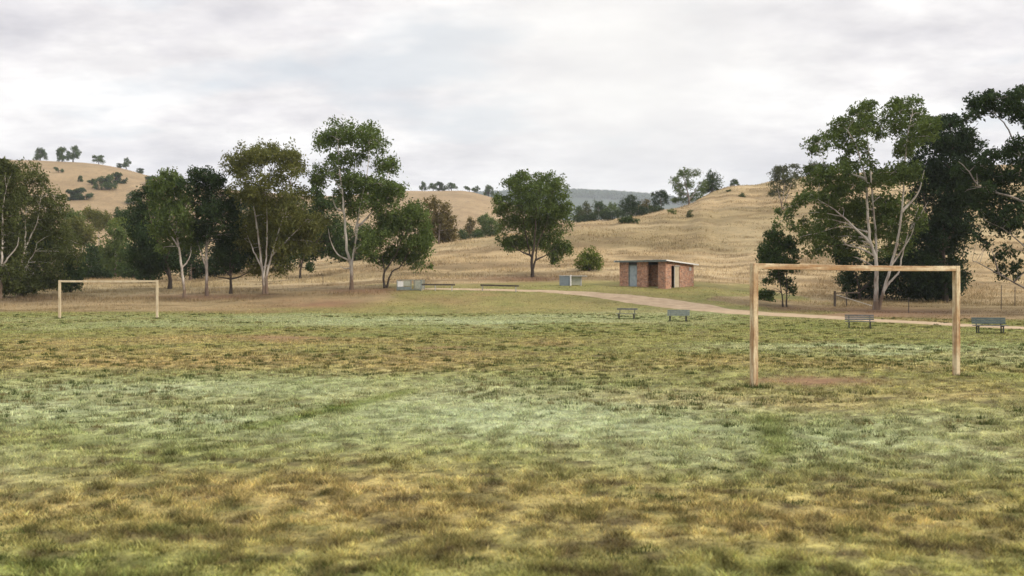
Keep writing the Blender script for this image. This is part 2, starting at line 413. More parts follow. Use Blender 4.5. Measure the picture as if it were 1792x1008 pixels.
M = dict(
    ground=m_ground(), blade=m_blade(), straw=m_blade('straw_blade', .3), leaf=m_leaf(),
    white_bark=m_bark('white_gum_bark', (.50,.46,.41), (.15,.105,.075), 1.5, .50),
    grey_bark=m_bark('grey_gum_bark', (.40,.36,.33), (.12,.085,.065), 1.8, .48),
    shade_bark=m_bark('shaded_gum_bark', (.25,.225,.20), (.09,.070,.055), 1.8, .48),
    dark_bark=m_bark('dark_rough_bark', (.12,.090,.070), (.045,.035,.028), 3, .45),
    paint=m_paint(), palepaint=m_plain('cream_goal_paint', (.38,.29,.18), (.60,.51,.37), 3, .7, 0, (1,1,.4)), paintbar=m_paint('peeling_paint_rust_bar', (.8,6,6)), brick=m_brick(),
    bluedoor=m_plain('blue_grey_door_paint', (.20,.245,.265), (.33,.37,.385), 4, .55),
    cream=m_plain('cream_door_paint', (.33,.275,.19), (.45,.385,.28), 5, .7),
    concrete=m_plain('grey_concrete', (.30,.30,.29), (.45,.44,.42), 5, .9),
    bluegrey=m_plain('blue_grey_board', (.12,.15,.17), (.19,.22,.24), 6, .8),
    sage=m_plain('sage_painted_board', (.26,.28,.22), (.38,.38,.31), 5, .8),
    roofm=m_plain('weathered_roof_sheet', (.20,.20,.19), (.38,.37,.35), 3, .6, .3),
    whitetrim=m_plain('chalky_white_trim', (.55,.54,.52), (.74,.73,.70), 6, .7),
    greytrim=m_plain('grey_green_fascia', (.12,.145,.14), (.21,.24,.23), 4, .7),
    dark=m_plain('dark_metal', (.035,.037,.037), (.075,.072,.068), 8, .55, .3),
    darkwood=m_plain('dark_weathered_timber', (.050,.040,.032), (.12,.095,.075), 7, .85, 0, (1,1,.3)),
    palewood=m_plain('silver_weathered_timber', (.30,.28,.25), (.48,.45,.40), 7, .85, 0, (.3,1,1)),
    slatgrey=m_plain('grey_bench_slat', (.065,.068,.062), (.15,.15,.135), 9, .7),
    slatdark=m_plain('charcoal_bench_slat', (.055,.055,.052), (.15,.145,.14), 9, .6),
    slatblue=m_plain('faded_blue_green_slat', (.042,.060,.058), (.095,.12,.112), 9, .7),
    slatpale=m_plain('pale_green_grey_slat', (.10,.12,.105), (.19,.215,.19), 9, .7),
    path=m_plain('gravel_path', (.28,.205,.13), (.44,.335,.222), 1.3, .95, 0, (1,1,1), .1),
    wire=m_plain('galvanised_wire', (.30,.30,.30), (.42,.42,.42), 8, .5, .6),
)

# ------------------------------------------------------------------ ground sheet
def build_ground():
    y = np.concatenate([np.linspace(-150, 2, 30, endpoint=False), np.geomspace(3.0, 9000, 800) - 1.0])
    y = np.unique(np.concatenate([y, np.linspace(66, 106, 90)]))
    u = np.concatenate([np.linspace(-4, -.9, 60, endpoint=False), np.linspace(-.9, .9, 420, endpoint=False), np.linspace(.9, 4, 60)])
    Y, U = np.meshgrid(y, u, indexing='ij')
    X = U * (np.maximum(Y, 0) + 14) * np.where(np.abs(U) > .9, 1.0, 1.0)
    x = X.ravel(); yy = Y.ravel()
    z = height(x, yy)
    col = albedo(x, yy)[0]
    nr, nc = Y.shape
    i = (np.arange(nr - 1)[:, None] * nc + np.arange(nc - 1)[None, :])
    Fq = np.stack([i, i + 1, i + nc + 1, i + nc], -1).reshape(-1, 4)
    o = mesh_np('ground', np.stack([x, yy, z], 1), Fq, M['ground'], col, smooth=True)
    tag(o, kind='structure')
build_ground()

# ------------------------------------------------------------------ gravel path
UP = [(2100,590),(1900,579),(1792,572.5),(1700,568),(1600,562),(1500,556),(1400,549.5),(1313,543.5),(1240,533),(1180,524),(1120,517),(1050,512),(960,508),(880,506),(800,504.8),(735,504)]
LO = [(2100,596),(1900,584.5),(1792,576.5),(1700,572.2),(1600,566.6),(1500,561),(1400,555.3),(1313,551),(1240,546),(1180,541),(1120,533),(1050,522),(960,512.5),(880,509.5),(800,507.8),(735,506.6)]
def build_path():
    def gp(l): return np.array([[(p - 896) / F * D, D] for p, q in l for D in [ray(p, q)]])
    a, b = gp(UP), gp(LO)
    a = np.concatenate([smooth_path(np.c_[a, np.zeros(len(a))], 14)])[:, :2]
    b = np.concatenate([smooth_path(np.c_[b, np.zeros(len(b))], 14)])[:, :2]
    n = len(a); t = np.linspace(0, 1, 13)
    jl = (fbm(np.arange(n) * 1.0, np.zeros(n), 3.0, 71) - .5) * .9; jr = (fbm(np.arange(n) * 1.0, np.zeros(n) + 9, 2.2, 73) - .5) * 1.0
    d = b - a; w = np.linalg.norm(d, axis=1)[:, None] + 1e-6; d = d / w
    a = a + d * np.clip(jl[:, None], -.4, .4) * np.minimum(w * .25, 1); b = b + d * jr[:, None] * np.minimum(w * .25, 1)
    P = a[:, None, :] * (1 - t)[None, :, None] + b[:, None, :] * t[None, :, None]
    x, y = P[..., 0].ravel(), P[..., 1].ravel()
    z = height(x, y) + .035 - .05 * np.tile((np.abs(t - .5) * 2) ** 6, n)
    i = np.arange(n - 1)[:, None] * 13 + np.arange(12)[None, :]
    Fq = np.stack([i, i + 13, i + 14, i + 1], -1).reshape(-1, 4)
    o = mesh_np('path', np.stack([x, y, z], 1), Fq, M['path'], None, True); tag(o, kind='structure')
    return a, b
PA, PB = build_path()
def on_path(x, y):
    c = (PA + PB) / 2; w = np.linalg.norm(PA - PB, axis=1) / 2
    m = np.zeros(len(x), bool)
    sel = np.where((y > 30) & (y < 110))[0]
    for s0 in range(0, len(sel), 20000):
        s = sel[s0:s0 + 20000]
        d = np.hypot(x[s][:, None] - c[None, :, 0], y[s][:, None] - c[None, :, 1])
        k = d.argmin(1); m[s] = d[np.arange(len(s)), k] < w[k] * .85
    return m

# ------------------------------------------------------------------ grass
def blades(x, y, h, w, lean, col, name, mat, two=False):
    n = len(x); z = height(x, y) - .01
    a = RNG.uniform(0, 2*math.pi, n); b = RNG.uniform(0, 2*math.pi, n)
    base = np.stack([x, y, z], 1)
    s = np.stack([np.cos(a), np.sin(a), np.zeros(n)], 1) * (w / 2)[:, None]
    tip = base + np.stack([np.cos(b) * lean * h, np.sin(b) * lean * h, h], 1)
    V = np.stack([base - s, base + s, tip], 1).reshape(-1, 3)
    Fa = np.arange(3 * n).reshape(-1, 3)
    return mesh_np(name, V, Fa, mat, np.repeat(col, 3, 0))
def build_turf(N=1150000):
    D = np.exp(RNG.uniform(math.log(5.2), math.log(96), N))
    x = RNG.uniform(-.66, .66, N) * (D + .6); y = D
    # tussocks: pull samples towards clump centres
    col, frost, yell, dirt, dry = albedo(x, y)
    cl = fbm(x, y, .21, 81, 2); cl2 = fbm(x, y, .5, 83, 2)
    keep = (RNG.random(N) < np.clip(.62 + (cl - .45) * 2.2, .45, 1)) & (dirt < RNG.uniform(.3, .9, N)) & (dry < .6) & ~on_path(x, y)
    x, y, col, cl, cl2, D, frost = [v[keep] for v in (x, y, col, cl, cl2, D, frost)]
    n = len(x)
    h = (.024 + .052 * np.clip(cl - .38, 0, 1) * 1.9 + .02 * np.clip(cl2 - .45, 0, 1)) * RNG.uniform(.6, 1.35, n)
    h = h * (1 + .15 * np.clip(D / 40, 0, 1.5))
    w = np.maximum(.011, .00064 * D) * RNG.uniform(.7, 1.4, n)
    k = (RNG.uniform(.55, 1.45, n) * (.42 + 1.4 * fbm(x, y, .10, 89, 2)))[:, None] * np.stack([RNG.uniform(.9, 1.12, n), np.ones(n), RNG.uniform(.85, 1.15, n)], 1)
    tus = np.clip((cl - .60) * 5, 0, 1) * np.clip((cl2 - .42) * 5, 0, 1)        # darker green tussocks
    c = np.clip(col * k * 1.2, 0, .9)
    c = c * (1 - .4 * tus * (1 - .5 * frost))[:, None] + DKGREEN * (.4 * tus * (1 - .5 * frost))[:, None]
    o = blades(x, y, h, w, RNG.uniform(.3, 1.5, n), c, 'grass', M['blade'])
    tag(o, 'short patchy green and yellow turf pale with dew', 'grass', kind='stuff')
build_turf()
def build_tussocks(n=8000, m=40):
    D = np.exp(RNG.uniform(math.log(5.6), math.log(74), n)); x = RNG.uniform(-.64, .64, n) * (D + .6)
    px, py, frost, yell, dirt, dry = zones(x, D)
    cz = fbm(x, D, 4.5, 87, 3)
    keep = (cz + .12 * yell - .13 * frost > .47) & (dirt < .5) & (dry < .4) & (RNG.random(n) < np.clip(.5 + D / 40, 0, 1))
    x, D = x[keep], D[keep]
    gx, gy = (1319.5 - 896) / F * 19.55, 19.55
    ex = [gx - .12, gx + .1, gx + .02, gx - .2, gx + .22]; ey = [gy - .12, gy - .14, gy - .2, gy + .02, gy + .02]
    nfix = 5
    for (qx, qy, hw) in ((1097,558.5,.55),(1187,562.5,.55),(1504,575,.55),(1731,583.5,.55)):  # extra dark tufts added to stand in for shade under the benches
        Db = ray(qx, qy); xb = (qx - 896) / F * Db
        for o in np.linspace(-hw, hw, 7): ex.append(xb + o); ey.append(Db + random.uniform(-.32, .05)); nfix += 1
    for (qx, qD) in ((1673.5, 22.1), (104.5, 62.6), (275, 62.9)):  # goal post feet get added dark tufts as contact shade too
        for o in (-.12, 0, .12): ex.append((qx - 896) / F * qD + o); ey.append(qD - .1); nfix += 1
    x = np.concatenate([x, ex]); D = np.concatenate([D, ey]); n = len(x)
    r = RNG.uniform(.05, .15, n) * (.7 + .8 * np.clip(D / 30, 0, 1)); hh = RNG.uniform(.05, .115, n) * (.55 + .45 * sst(9, 18, D)); kind = RNG.random(n)
    r[-nfix:] = .15; hh[-nfix:] = .10; kind[-nfix:] = .1; hh[n - nfix:n - nfix + 5] = .14
    a = RNG.uniform(0, 6.28, (n, m)); q = RNG.uniform(0, 1, (n, m)) ** .6
    bx = (x[:, None] + np.cos(a) * q * r[:, None] * 1.3).ravel(); by = (D[:, None] + np.sin(a) * q * r[:, None]).ravel()
    base = np.where((kind < .6)[:, None], np.array([[.052, .070, .022]]), np.where((kind < .85)[:, None], np.array([[.105, .095, .036]]), np.array([[.17, .135, .058]])))
    col = np.repeat(base, m, 0) * RNG.uniform(.6, 1.45, n * m)[:, None]
    h = np.repeat(hh, m) * RNG.uniform(.5, 1.2, n * m) * (1.15 - .5 * q.ravel())
    w = np.maximum(.009, .0006 * by) * RNG.uniform(.8, 1.4, n * m)
    tag(blades(bx, by, h, w, RNG.uniform(.1, .9, n * m), col, 'grass', M['blade']), 'darker grass tussocks dotted over the turf, some added as shade at bench and post feet', 'grass', kind='stuff')
build_tussocks()
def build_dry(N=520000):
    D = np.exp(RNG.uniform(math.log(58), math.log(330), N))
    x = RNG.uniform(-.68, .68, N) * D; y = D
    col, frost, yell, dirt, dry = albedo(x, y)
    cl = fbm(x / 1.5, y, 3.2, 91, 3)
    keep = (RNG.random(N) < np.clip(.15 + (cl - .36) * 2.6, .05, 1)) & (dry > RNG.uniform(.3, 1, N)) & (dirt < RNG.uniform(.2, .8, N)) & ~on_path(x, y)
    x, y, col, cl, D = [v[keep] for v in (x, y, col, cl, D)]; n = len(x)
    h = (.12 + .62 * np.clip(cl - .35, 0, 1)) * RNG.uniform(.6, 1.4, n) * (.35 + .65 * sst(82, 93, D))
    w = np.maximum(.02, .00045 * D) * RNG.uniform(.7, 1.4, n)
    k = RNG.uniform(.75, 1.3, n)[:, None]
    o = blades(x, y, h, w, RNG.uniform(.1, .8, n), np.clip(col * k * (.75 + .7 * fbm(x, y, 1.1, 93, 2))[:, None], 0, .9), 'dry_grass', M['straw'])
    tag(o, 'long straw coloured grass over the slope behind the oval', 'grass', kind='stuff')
build_dry()

# ------------------------------------------------------------------ trees
LEAF = dict(
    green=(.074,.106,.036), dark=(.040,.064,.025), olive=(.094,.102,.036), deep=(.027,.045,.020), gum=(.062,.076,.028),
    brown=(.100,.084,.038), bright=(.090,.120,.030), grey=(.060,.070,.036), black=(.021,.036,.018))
def leaf_cloud(lobes, base_col, L, k, rng, droop=.5, subr=None):
    """lobes: (centre(3), rx, rd, rz, dens) -> V,F,col, subclump centres"""
    Vs, Cs, subs = [], [], []
    for (c, rx, rd, rz, dens) in lobes:
        r = np.array([rx, rd, rz])
        sr = subr or min(max(.34 * min(rx, rz), .22), .85)
        ns = max(4, int(2.1 * (rx * rd * rz) ** (2/3.) / sr ** 2))
        u = rng.normal(size=(ns, 3)); u /= np.linalg.norm(u, axis=1)[:, None]
        u *= rng.uniform(.25, 1.0, ns)[:, None] ** .6
        sc = c + u * r * .86
        subs.append(sc)
        n = max(10, int(k * dens * (rx * rz) ** .5 * (rx * rd) ** .5 * 3.14 / (L * L) / ns * 7.6))
        tint = rng.uniform(.80, 1.25, ns); yel = rng.uniform(0, 1, ns)
        g = rng.normal(size=(ns, n, 3)) * np.array([.66, .66, .50]) * sr * rng.uniform(.75, 1.25, ns)[:, None, None]
        g[..., 2] -= (g[..., 0] ** 2 + g[..., 1] ** 2) * .35 / sr
        P = (sc[:, None, :] + g).reshape(-1, 3); m = len(P)
        d = rng.normal(size=(m, 3)); d[:, 2] -= droop; d /= np.linalg.norm(d, axis=1)[:, None]
        w = np.cross(d, rng.normal(size=(m, 3))); w /= np.linalg.norm(w, axis=1)[:, None] + 1e-9
        ll = L * rng.uniform(.65, 1.3, m)[:, None]
        V = np.stack([P - d * ll * .5, P + w * ll * .21, P + d * ll * .5, P - w * ll * .21], 1)
        cc = np.array(base_col)[None, :] * (np.repeat(tint, n) * rng.uniform(.75, 1.3, m))[:, None]
        cc = cc * np.stack([1 + .24 * np.repeat(yel, n), 1 + .16 * np.repeat(yel, n), np.ones(m)], 1)
        Vs.append(V.reshape(-1, 3)); Cs.append(np.repeat(cc, 4, 0))
    V = np.vstack(Vs); Cc = np.vstack(Cs)
    return V, np.arange(len(V)).reshape(-1, 4), Cc, subs

NTREE = [0]
def tree(name, label, cat, base, stems, lobes, D=None, col='green', bark='grey_bark', r0=.2, L=.29, k=1.0, group=None,
         twigs=True, depth=.8, front=True, fat=1.0, dead=(), droop=.5, sag=0):
    """base (px,py); stems: lists of (px,py); lobes: (px,py,rx,ry[,dens]) all in photograph pixels at the tree's own distance"""
    NTREE[0] += 1; rng = np.random.default_rng(100 + NTREE[0])
    bx, by = base
    D = D or ray(bx, by)
    X0 = (bx - 896) / F * D; g = hgt(X0, D)
    root = empty(name, (X0, D, g - .02)); tag(root, label, cat, group)
    s = D / F
    def loc(px, py, dd=0): return np.array([(px - bx) * s, dd, (by - py) * s])
    xs = [l[0] for l in lobes]; W = (max(xs) - min(xs)) * s if len(xs) > 1 else 1
    pile = Pile(); nodes = []
    hgt_m = max((by - l[1]) for l in lobes) * s
    allp = []
    def snap(P):
        if allp:
            A_ = np.array(allp); P[0] = A_[np.hypot(A_[:, 0] - P[0][0], A_[:, 2] - P[0][2]).argmin()]
        return P
    for q, st in enumerate(stems):
        ph = rng.uniform(-1, .1) * .35
        P = np.array([loc(p[0], p[1], ph * max(0, (by - p[1]) * s) * .35) for p in st])
        if q and abs(st[0][1] - by) >= 8: P = snap(P)
        P = smooth_path(P, 5)
        P[1:-1] += rng.normal(size=P[1:-1].shape) * .018 * np.array([1, 1, .3]) * (1 if len(P) > 4 else 0)
        tt = np.linspace(0, 1, len(P))
        rr = r0 * (1 if q == 0 else .82 if abs(st[0][1] - by) < 8 else .6)
        rad = rr * .84 * (1 - .84 * tt ** .7)
        if P[0][2] < .4:
            P[0][2] = -.25; rad[0] *= 1.35; rad[1] *= 1.08
        pile.add(*tube(P, rad, 8))
        allp += [P[i] for i in range(1, len(P) - 1)]
        nodes += [(P[i], rad[i]) for i in range(len(P) // 3, len(P))]
    for st in dead:
        P = smooth_path(snap(np.array([loc(p[0], p[1], -.2 - .1 * i) for i, p in enumerate(st)])), 4)
        pile.add(*tube(P, r0 * .36 * (1 - .8 * np.linspace(0, 1, len(P))), 5))
    if k >= 1.04 and twigs and len(lobes) > 8:
        ex = []
        for i, l in enumerate(lobes):
            ds = sorted((math.hypot(l[0] - m[0], (l[1] - m[1]) * 1.2), j) for j, m in enumerate(lobes) if j != i)
            for d_, j in ds[:2]:
                m = lobes[j]
                if j > i and d_ < 1.15 * (l[2] + m[2]) and rng.random() < .8:
                    ex.append(((l[0] + m[0]) / 2 + rng.uniform(-3, 3), (l[1] + m[1]) / 2 + rng.uniform(-3, 3), (l[2] + m[2]) * .36, (l[3] + m[3]) * .40, .85))
        lobes = list(lobes) + ex
    LB = []
    nn = np.array([n_[0] for n_ in nodes]); nr = np.array([n_[1] for n_ in nodes])
    for l in lobes:
        px, py, rx, ry = l[:4]; dn = l[4] if len(l) > 4 else 1
        rel = abs((px - (min(xs) + max(xs)) / 2) * s) / (W / 2 + .01)
        lowf = min(max((py - (by - hgt_m / s * .62)) / (hgt_m / s * .25), 0), 1)
        dd = rng.uniform(-1 + 1.05 * lowf, 1) * depth * W * .5 * max(.3, 1 - .65 * rel)
        if lowf > .3 and front: dd = abs(dd) * .6 + max(rx, ry) * s * rng.choice([-.4, .35, .75, .8])
        c = loc(px, py, dd)
        rx *= 1.17 * fat; ry *= 1.24 * fat
        LB.append((c, rx * s, max(rx, ry) * s * .95, ry * s, dn))
        if dn >= 1 and k >= .85 and rng.random() < (.75 if k >= 1.04 else .4):
            c2 = c + np.array([rng.uniform(-.35, .35) * rx * s, (1 if dd < 0 or lowf > .3 else -1) * rng.uniform(.25, .6) * W * depth, -rng.uniform(0, .5) * ry * s])
            pile.add(*tube(np.array([c, (c + c2) / 2 + np.array([0, 0, .05]), c2]), np.array([.03, .022, .012]), 4))
            LB.append((c2, rx * s * .85, max(rx, ry) * s * .85, ry * s * .85, .8))
        low = nn[:, 2] < c[2] + .1
        if True:
            dist = np.linalg.norm((nn - c) * np.array([1, .8, 1]), axis=1) + np.where(low, 0, 50)
            j = int(dist.argmin()); a = nn[j]; ra = min(nr[j] * .62, .11)
            mid = a * .5 + c * .5 + np.array([0, 0, .10 * np.linalg.norm(c - a)]) + rng.normal(size=3) * .12
            P = smooth_path(np.array([a, mid, c]), 4)
            pile.add(*tube(P, np.maximum(ra * (1 - .8 * np.linspace(0, 1, len(P))), .014), 5))
    V, Fq, Cc, subs = leaf_cloud(LB, LEAF[col], L, k, rng, droop)
    if twigs:
        for (c, rx, rd, rz, dn), sc in zip(LB, subs):
            for p in sc[:4]:
                m_ = (c + p) / 2 + np.array([0, 0, -.06])
                pile.add(*tube(np.array([c, m_, p]), np.array([.017, .012, .005]), 4))
    tv, tf = pile.get()
    mesh_np('trunk', tv, tf, M[bark], None, True, parent=root)
    mesh_np('crown', V, Fq, M['leaf'], Cc, parent=root)
    return root

T = tree
EU = 'gum tree'
# --- left edge
T('gum_tree', 'tall gum cut by the left photo edge, white trunk before a dark crown', EU, (0,523),
  [[(0,523),(2,482),(3,449),(4,410),(1,379),(4,330)], [(3,470),(14,452),(30,432),(34,415)], [(4,415),(12,390),(14,363),(22,330)], [(0,500),(-25,440),(-30,380)]],
  [(5,290,22,14),(25,286,14,11),(17,310,30,20),(-25,298,34,24),(3,332,34,22),(-30,345,38,26),(17,354,26,20),(5,378,30,22),(-25,388,36,26),(12,405,24,18),
   (5,430,28,22),(-20,432,34,26),(-10,470,34,22),(18,470,22,20),(-8,500,30,14),(14,498,18,10)], col='gum', bark='white_bark', r0=.22, k=1.15)
T('gum_tree', 'broad olive gum with forked pale trunk, second from the left edge', EU, (37,519),
  [[(37,519),(39,488),(39,468),(46,438),(50,410),(51,390),(55,340)], [(40,484),(46,470),(54,457),(64,443),(70,425)], [(46,438),(58,415),(72,385),(78,350)]],
  [(50,292,17,13),(42,313,22,18),(69,313,22,16),(80,318,12,12),(61,340,30,20),(86,340,17,16),(50,371,28,20),(80,365,25,20),(103,361,16,15),(61,399,30,20),
   (97,386,24,18),(92,415,26,20),(69,438,30,20),(42,443,22,18),(89,460,26,22),(61,477,30,18),(83,490,28,14),(28,484,22,18),(55,500,34,10),(112,440,14,20)],
  col='gum', bark='white_bark', r0=.2, k=1.03)
T('dense_tree', 'dense dark green dome of a tree behind the far goal left post', 'tree', (124,514), [[(124,514),(123,490),(122,460)]],
  [(122,448,18,18),(115,470,16,20),(130,468,16,20),(122,495,21,16),(136,490,10,14),(108,494,12,14)], D=104, col='deep', bark='dark_bark', r0=.2, k=1.5, twigs=False)
# --- valley behind, left
VAL = 'trees in the valley below the left hill'
def vt(label, lobes, D, col, name='valley_tree', bark='grey_bark', basepy=None, k=1.5, L=.42, group=VAL, stem=None, r0=.25, cat='tree'):
    cx = sum(l[0] for l in lobes) / len(lobes); top = min(l[1] for l in lobes)
    g = hgt((cx - 896) / F * D, D); bpy_ = HZ + (H - g) * F / D
    st = stem or [[(cx, bpy_), (cx + 1, bpy_ * .55 + top * .45), (cx - 1, top + 5)], [(cx + .5, bpy_ * .7 + top * .3), (cx + 6, bpy_ * .35 + top * .65)]]
    if stem: st = [[(cx if i == 0 else p[0], bpy_ if i == 0 else p[1]) for i, p in enumerate(s_)] if j == 0 else s_ for j, s_ in enumerate(stem)]
    return T(name, label, cat, (cx, bpy_), st, lobes, D=D, col=col, bark=bark, r0=r0, L=L, k=k, group=group, twigs=False)
vt('olive tree with white forked trunks standing in the valley left of the dark dome crowns', [(128,405,20,14),(133,388,16,11),(150,402,20,15),(140,420,16,10),(162,415,10,10)], 165, 'olive', bark='white_bark', stem=[[(145,480),(144,455),(146,430),(150,412)],[(143,460),(140,435),(136,415)]], r0=.28)
vt('yellowish olive tree crown just below the foot of the left hill', [(155,372,18,10),(172,380,20,12),(190,385,14,10),(178,394,18,10)], 215, 'olive')
vt('mid green tree crown touching the left gum, highest in the left valley', [(118,372,14,10),(132,380,15,11),(122,390,16,12)], 200, 'green')
vt('dark green domed tree with dense rounded crown above the far goal', [(205,400,15,12),(198,420,20,18),(213,425,18,20),(190,445,22,18),(208,455,26,20),(195,472,28,13)], 150, 'green')
vt('bushy low green tree right above the far goal crossbar, left of the dome crown', [(168,440,16,14),(178,455,18,14),(164,466,16,13),(160,452,12,12)], 158, 'dark')
vt('light green topped tree behind the dome crown', [(211,388,16,9),(222,396,14,12),(232,408,12,14)], 175, 'bright')
vt('dark tree crown at the foot of the left hill beside the tall dark gum', [(215,373,15,10),(228,378,14,11),(208,380,12,8),(232,390,14,12)], 230, 'dark')
vt('shaded tree filling the gap under the left gum group', [(228,440,18,18),(240,460,18,16),(225,470,20,14),(246,480,14,10)], 140, 'dark')
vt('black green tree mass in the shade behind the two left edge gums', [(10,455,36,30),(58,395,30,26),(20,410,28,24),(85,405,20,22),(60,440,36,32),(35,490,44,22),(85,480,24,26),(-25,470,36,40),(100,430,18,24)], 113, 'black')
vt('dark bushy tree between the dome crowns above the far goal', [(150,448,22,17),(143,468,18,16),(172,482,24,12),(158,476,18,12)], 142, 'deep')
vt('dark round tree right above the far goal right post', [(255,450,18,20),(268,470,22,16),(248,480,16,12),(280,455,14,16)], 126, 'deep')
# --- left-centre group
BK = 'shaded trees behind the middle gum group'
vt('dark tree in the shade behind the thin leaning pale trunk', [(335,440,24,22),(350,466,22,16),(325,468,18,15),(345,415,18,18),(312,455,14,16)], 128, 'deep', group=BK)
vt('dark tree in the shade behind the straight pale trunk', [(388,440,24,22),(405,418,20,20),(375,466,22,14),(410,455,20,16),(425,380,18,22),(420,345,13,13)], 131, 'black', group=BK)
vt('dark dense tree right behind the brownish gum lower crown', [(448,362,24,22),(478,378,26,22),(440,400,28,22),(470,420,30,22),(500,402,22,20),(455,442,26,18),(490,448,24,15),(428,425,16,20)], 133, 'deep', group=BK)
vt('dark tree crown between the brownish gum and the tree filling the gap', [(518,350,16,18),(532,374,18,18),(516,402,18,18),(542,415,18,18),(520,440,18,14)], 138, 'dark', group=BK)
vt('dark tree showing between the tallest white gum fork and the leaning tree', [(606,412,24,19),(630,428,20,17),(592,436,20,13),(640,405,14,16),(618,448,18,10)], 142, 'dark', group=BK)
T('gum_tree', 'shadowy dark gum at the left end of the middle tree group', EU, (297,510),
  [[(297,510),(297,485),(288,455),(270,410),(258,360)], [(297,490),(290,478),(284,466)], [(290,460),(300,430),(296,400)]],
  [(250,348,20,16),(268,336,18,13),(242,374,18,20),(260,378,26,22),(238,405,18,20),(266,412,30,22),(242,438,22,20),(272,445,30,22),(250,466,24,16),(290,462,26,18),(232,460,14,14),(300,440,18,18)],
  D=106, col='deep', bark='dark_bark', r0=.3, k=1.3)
T('gum_tree', 'bright green gum with thin leaning pale trunk beside the far goal right post', EU, (323,521),
  [[(323,521),(321,488),(315,438),(310,413),(301,388),(296,350)], [(321,470),(327,458),(333,445),(334,430)], [(311,416),(308,380),(306,347),(300,315)], [(314,430),(300,412),(295,400)]],
  [(298,304,18,11),(291,322,27,18),(317,326,21,19),(275,347,18,17),(300,355,32,20),(325,360,16,22),(279,386,22,20),(313,388,27,21),(333,402,12,18),(292,412,20,14),(321,424,18,16),(285,432,12,10)],
  col='green', bark='white_bark', r0=.19, k=1.3)
T('gum_tree', 'dark crowned gum with straight pale trunk and one low left fork', EU, (362,518),
  [[(362,518),(362,472),(362,422),(367,380),(368,330)], [(362,470),(356,450),(350,434),(347,420)], [(363,430),(378,400),(392,360)]],
  [(346,303,16,10),(367,305,20,12),(383,314,14,11),(342,322,18,16),(371,326,26,18),(392,342,18,17),(354,351,26,20),(383,363,28,20),(408,359,18,18),(354,384,23,20),(383,393,28,20),(408,388,22,20),(421,412,16,18),(358,412,17,13),(390,420,26,16)],
  col='deep', bark='grey_bark', r0=.21, k=1.35)
T('small_tree', 'low spreading dark tree with bare side branches left of the brownish gum', 'tree', (404,514),
  [[(404,514),(404,488),(403,465),(404,440)], [(404,490),(394,486),(379,484),(372,478)], [(405,488),(420,484),(435,476),(443,470)], [(404,480),(412,462),(420,450)], [(403,484),(392,470),(384,455)]],
  [(400,445,27,15),(421,453,20,13),(383,450,18,13),(415,430,24,15),(434,446,14,12),(390,430,18,14),(404,466,18,8,.6)], col='deep', bark='dark_bark', r0=.2, k=1.0)
T('gum_tree', 'tall brownish olive gum with twin stems and a wide domed crown', EU, (463,514),
  [[(462,515),(461,488),(457,451),(449,388),(443,347),(440,300)], [(467,514),(467,480),(476,447),(490,397),(501,355),(512,300)], [(464,490),(468,440),(470,370),(467,290)], [(459,470),(444,440),(432,410)], [(476,447),(505,420),(530,395)]],
  [(426,273,28,18),(463,264,28,16),(501,272,27,19),(521,292,16,18),(408,288,17,17),(440,303,22,10,.7),(484,307,22,10,.6),(430,332,22,16),(472,340,38,22),(517,334,22,18),(451,378,38,24),(505,375,30,22),
   (543,386,24,18),(438,424,28,22),(488,420,34,22),(530,420,20,18),(442,461,20,15),(486,464,18,16),(415,405,16,18),(470,445,20,12)],
  col='olive', bark='white_bark', r0=.22, k=1.35, fat=1.08)
T('dense_tree', 'dark tree filling the gap between the brownish gum and the tallest white gum', 'tree', (526,490),
  [[(526,490),(527,470),(540,430),(560,380)], [(533,450),(560,420),(580,395)]],
  [(556,338,14,10),(567,358,18,14),(584,356,14,13),(552,368,16,14),(580,392,24,20),(562,418,26,19),(588,428,24,16),(545,440,18,12),(526,446,16,12),(542,468,7,11,.7),(600,445,16,12)],
  D=118, col='dark', bark='dark_bark', r0=.2, k=1.15, L=.38)
T('gum_tree', 'tallest white gum left of the barrier rails, forked trunk and open leafy top', EU, (615,507),
  [[(615,507),(616,467),(609,438),(605,380),(603,342),(598,300),(597,250)], [(616,470),(621,438),(627,397),(632,363),(645,305),(650,250)], [(627,400),(645,380),(657,363),(668,345)], [(603,342),(588,318),(568,295)], [(632,363),(655,335),(680,318)], [(621,440),(632,428),(642,420)]],
  [(590,229,24,18),(567,243,17,17),(613,233,18,15),(646,233,26,18),(664,250,17,19),(559,300,16,18),(553,312,9,10),(586,272,18,10,.8),(613,268,20,16),(640,262,16,12,.8),(667,280,22,16),(688,288,11,12),
   (597,303,20,14),(630,316,34,18),(667,324,27,16),(697,328,14,14),(703,338,8,9),(597,335,18,11),(650,346,28,16),(613,360,22,13),(680,345,16,11),(578,236,12,12)],
  col='green', bark='white_bark', r0=.25, k=1.25, fat=1.08, dead=[[(607,457),(592,445),(580,422),(576,400)],[(603,372),(590,365),(584,350),(585,340)],[(618,470),(606,470),(596,466)],[(632,385),(622,405),(628,420)]])
T('leaning_tree', 'leaning two stemmed dark tree over the panel crate', 'tree', (675,504),
  [[(674,504),(672,480),(684,460),(697,438),(713,388)], [(675.5,504),(686,476),(701,466),(716,440),(724,420)], [(674,475),(670,455),(664,430)]],
  [(726,360,20,11),(711,378,33,22),(741,386,16,24),(688,386,24,20),(667,376,25,18),(672,412,33,22),(722,416,34,20),(747,416,10,18),(688,438,28,14),(651,447,16,11),(667,455,11,9),(727,453,16,14),(751,465,5,5),(706,447,16,12),(645,424,22,20),(735,435,12,14)],
  col='green', bark='dark_bark', r0=.17, k=1.05)
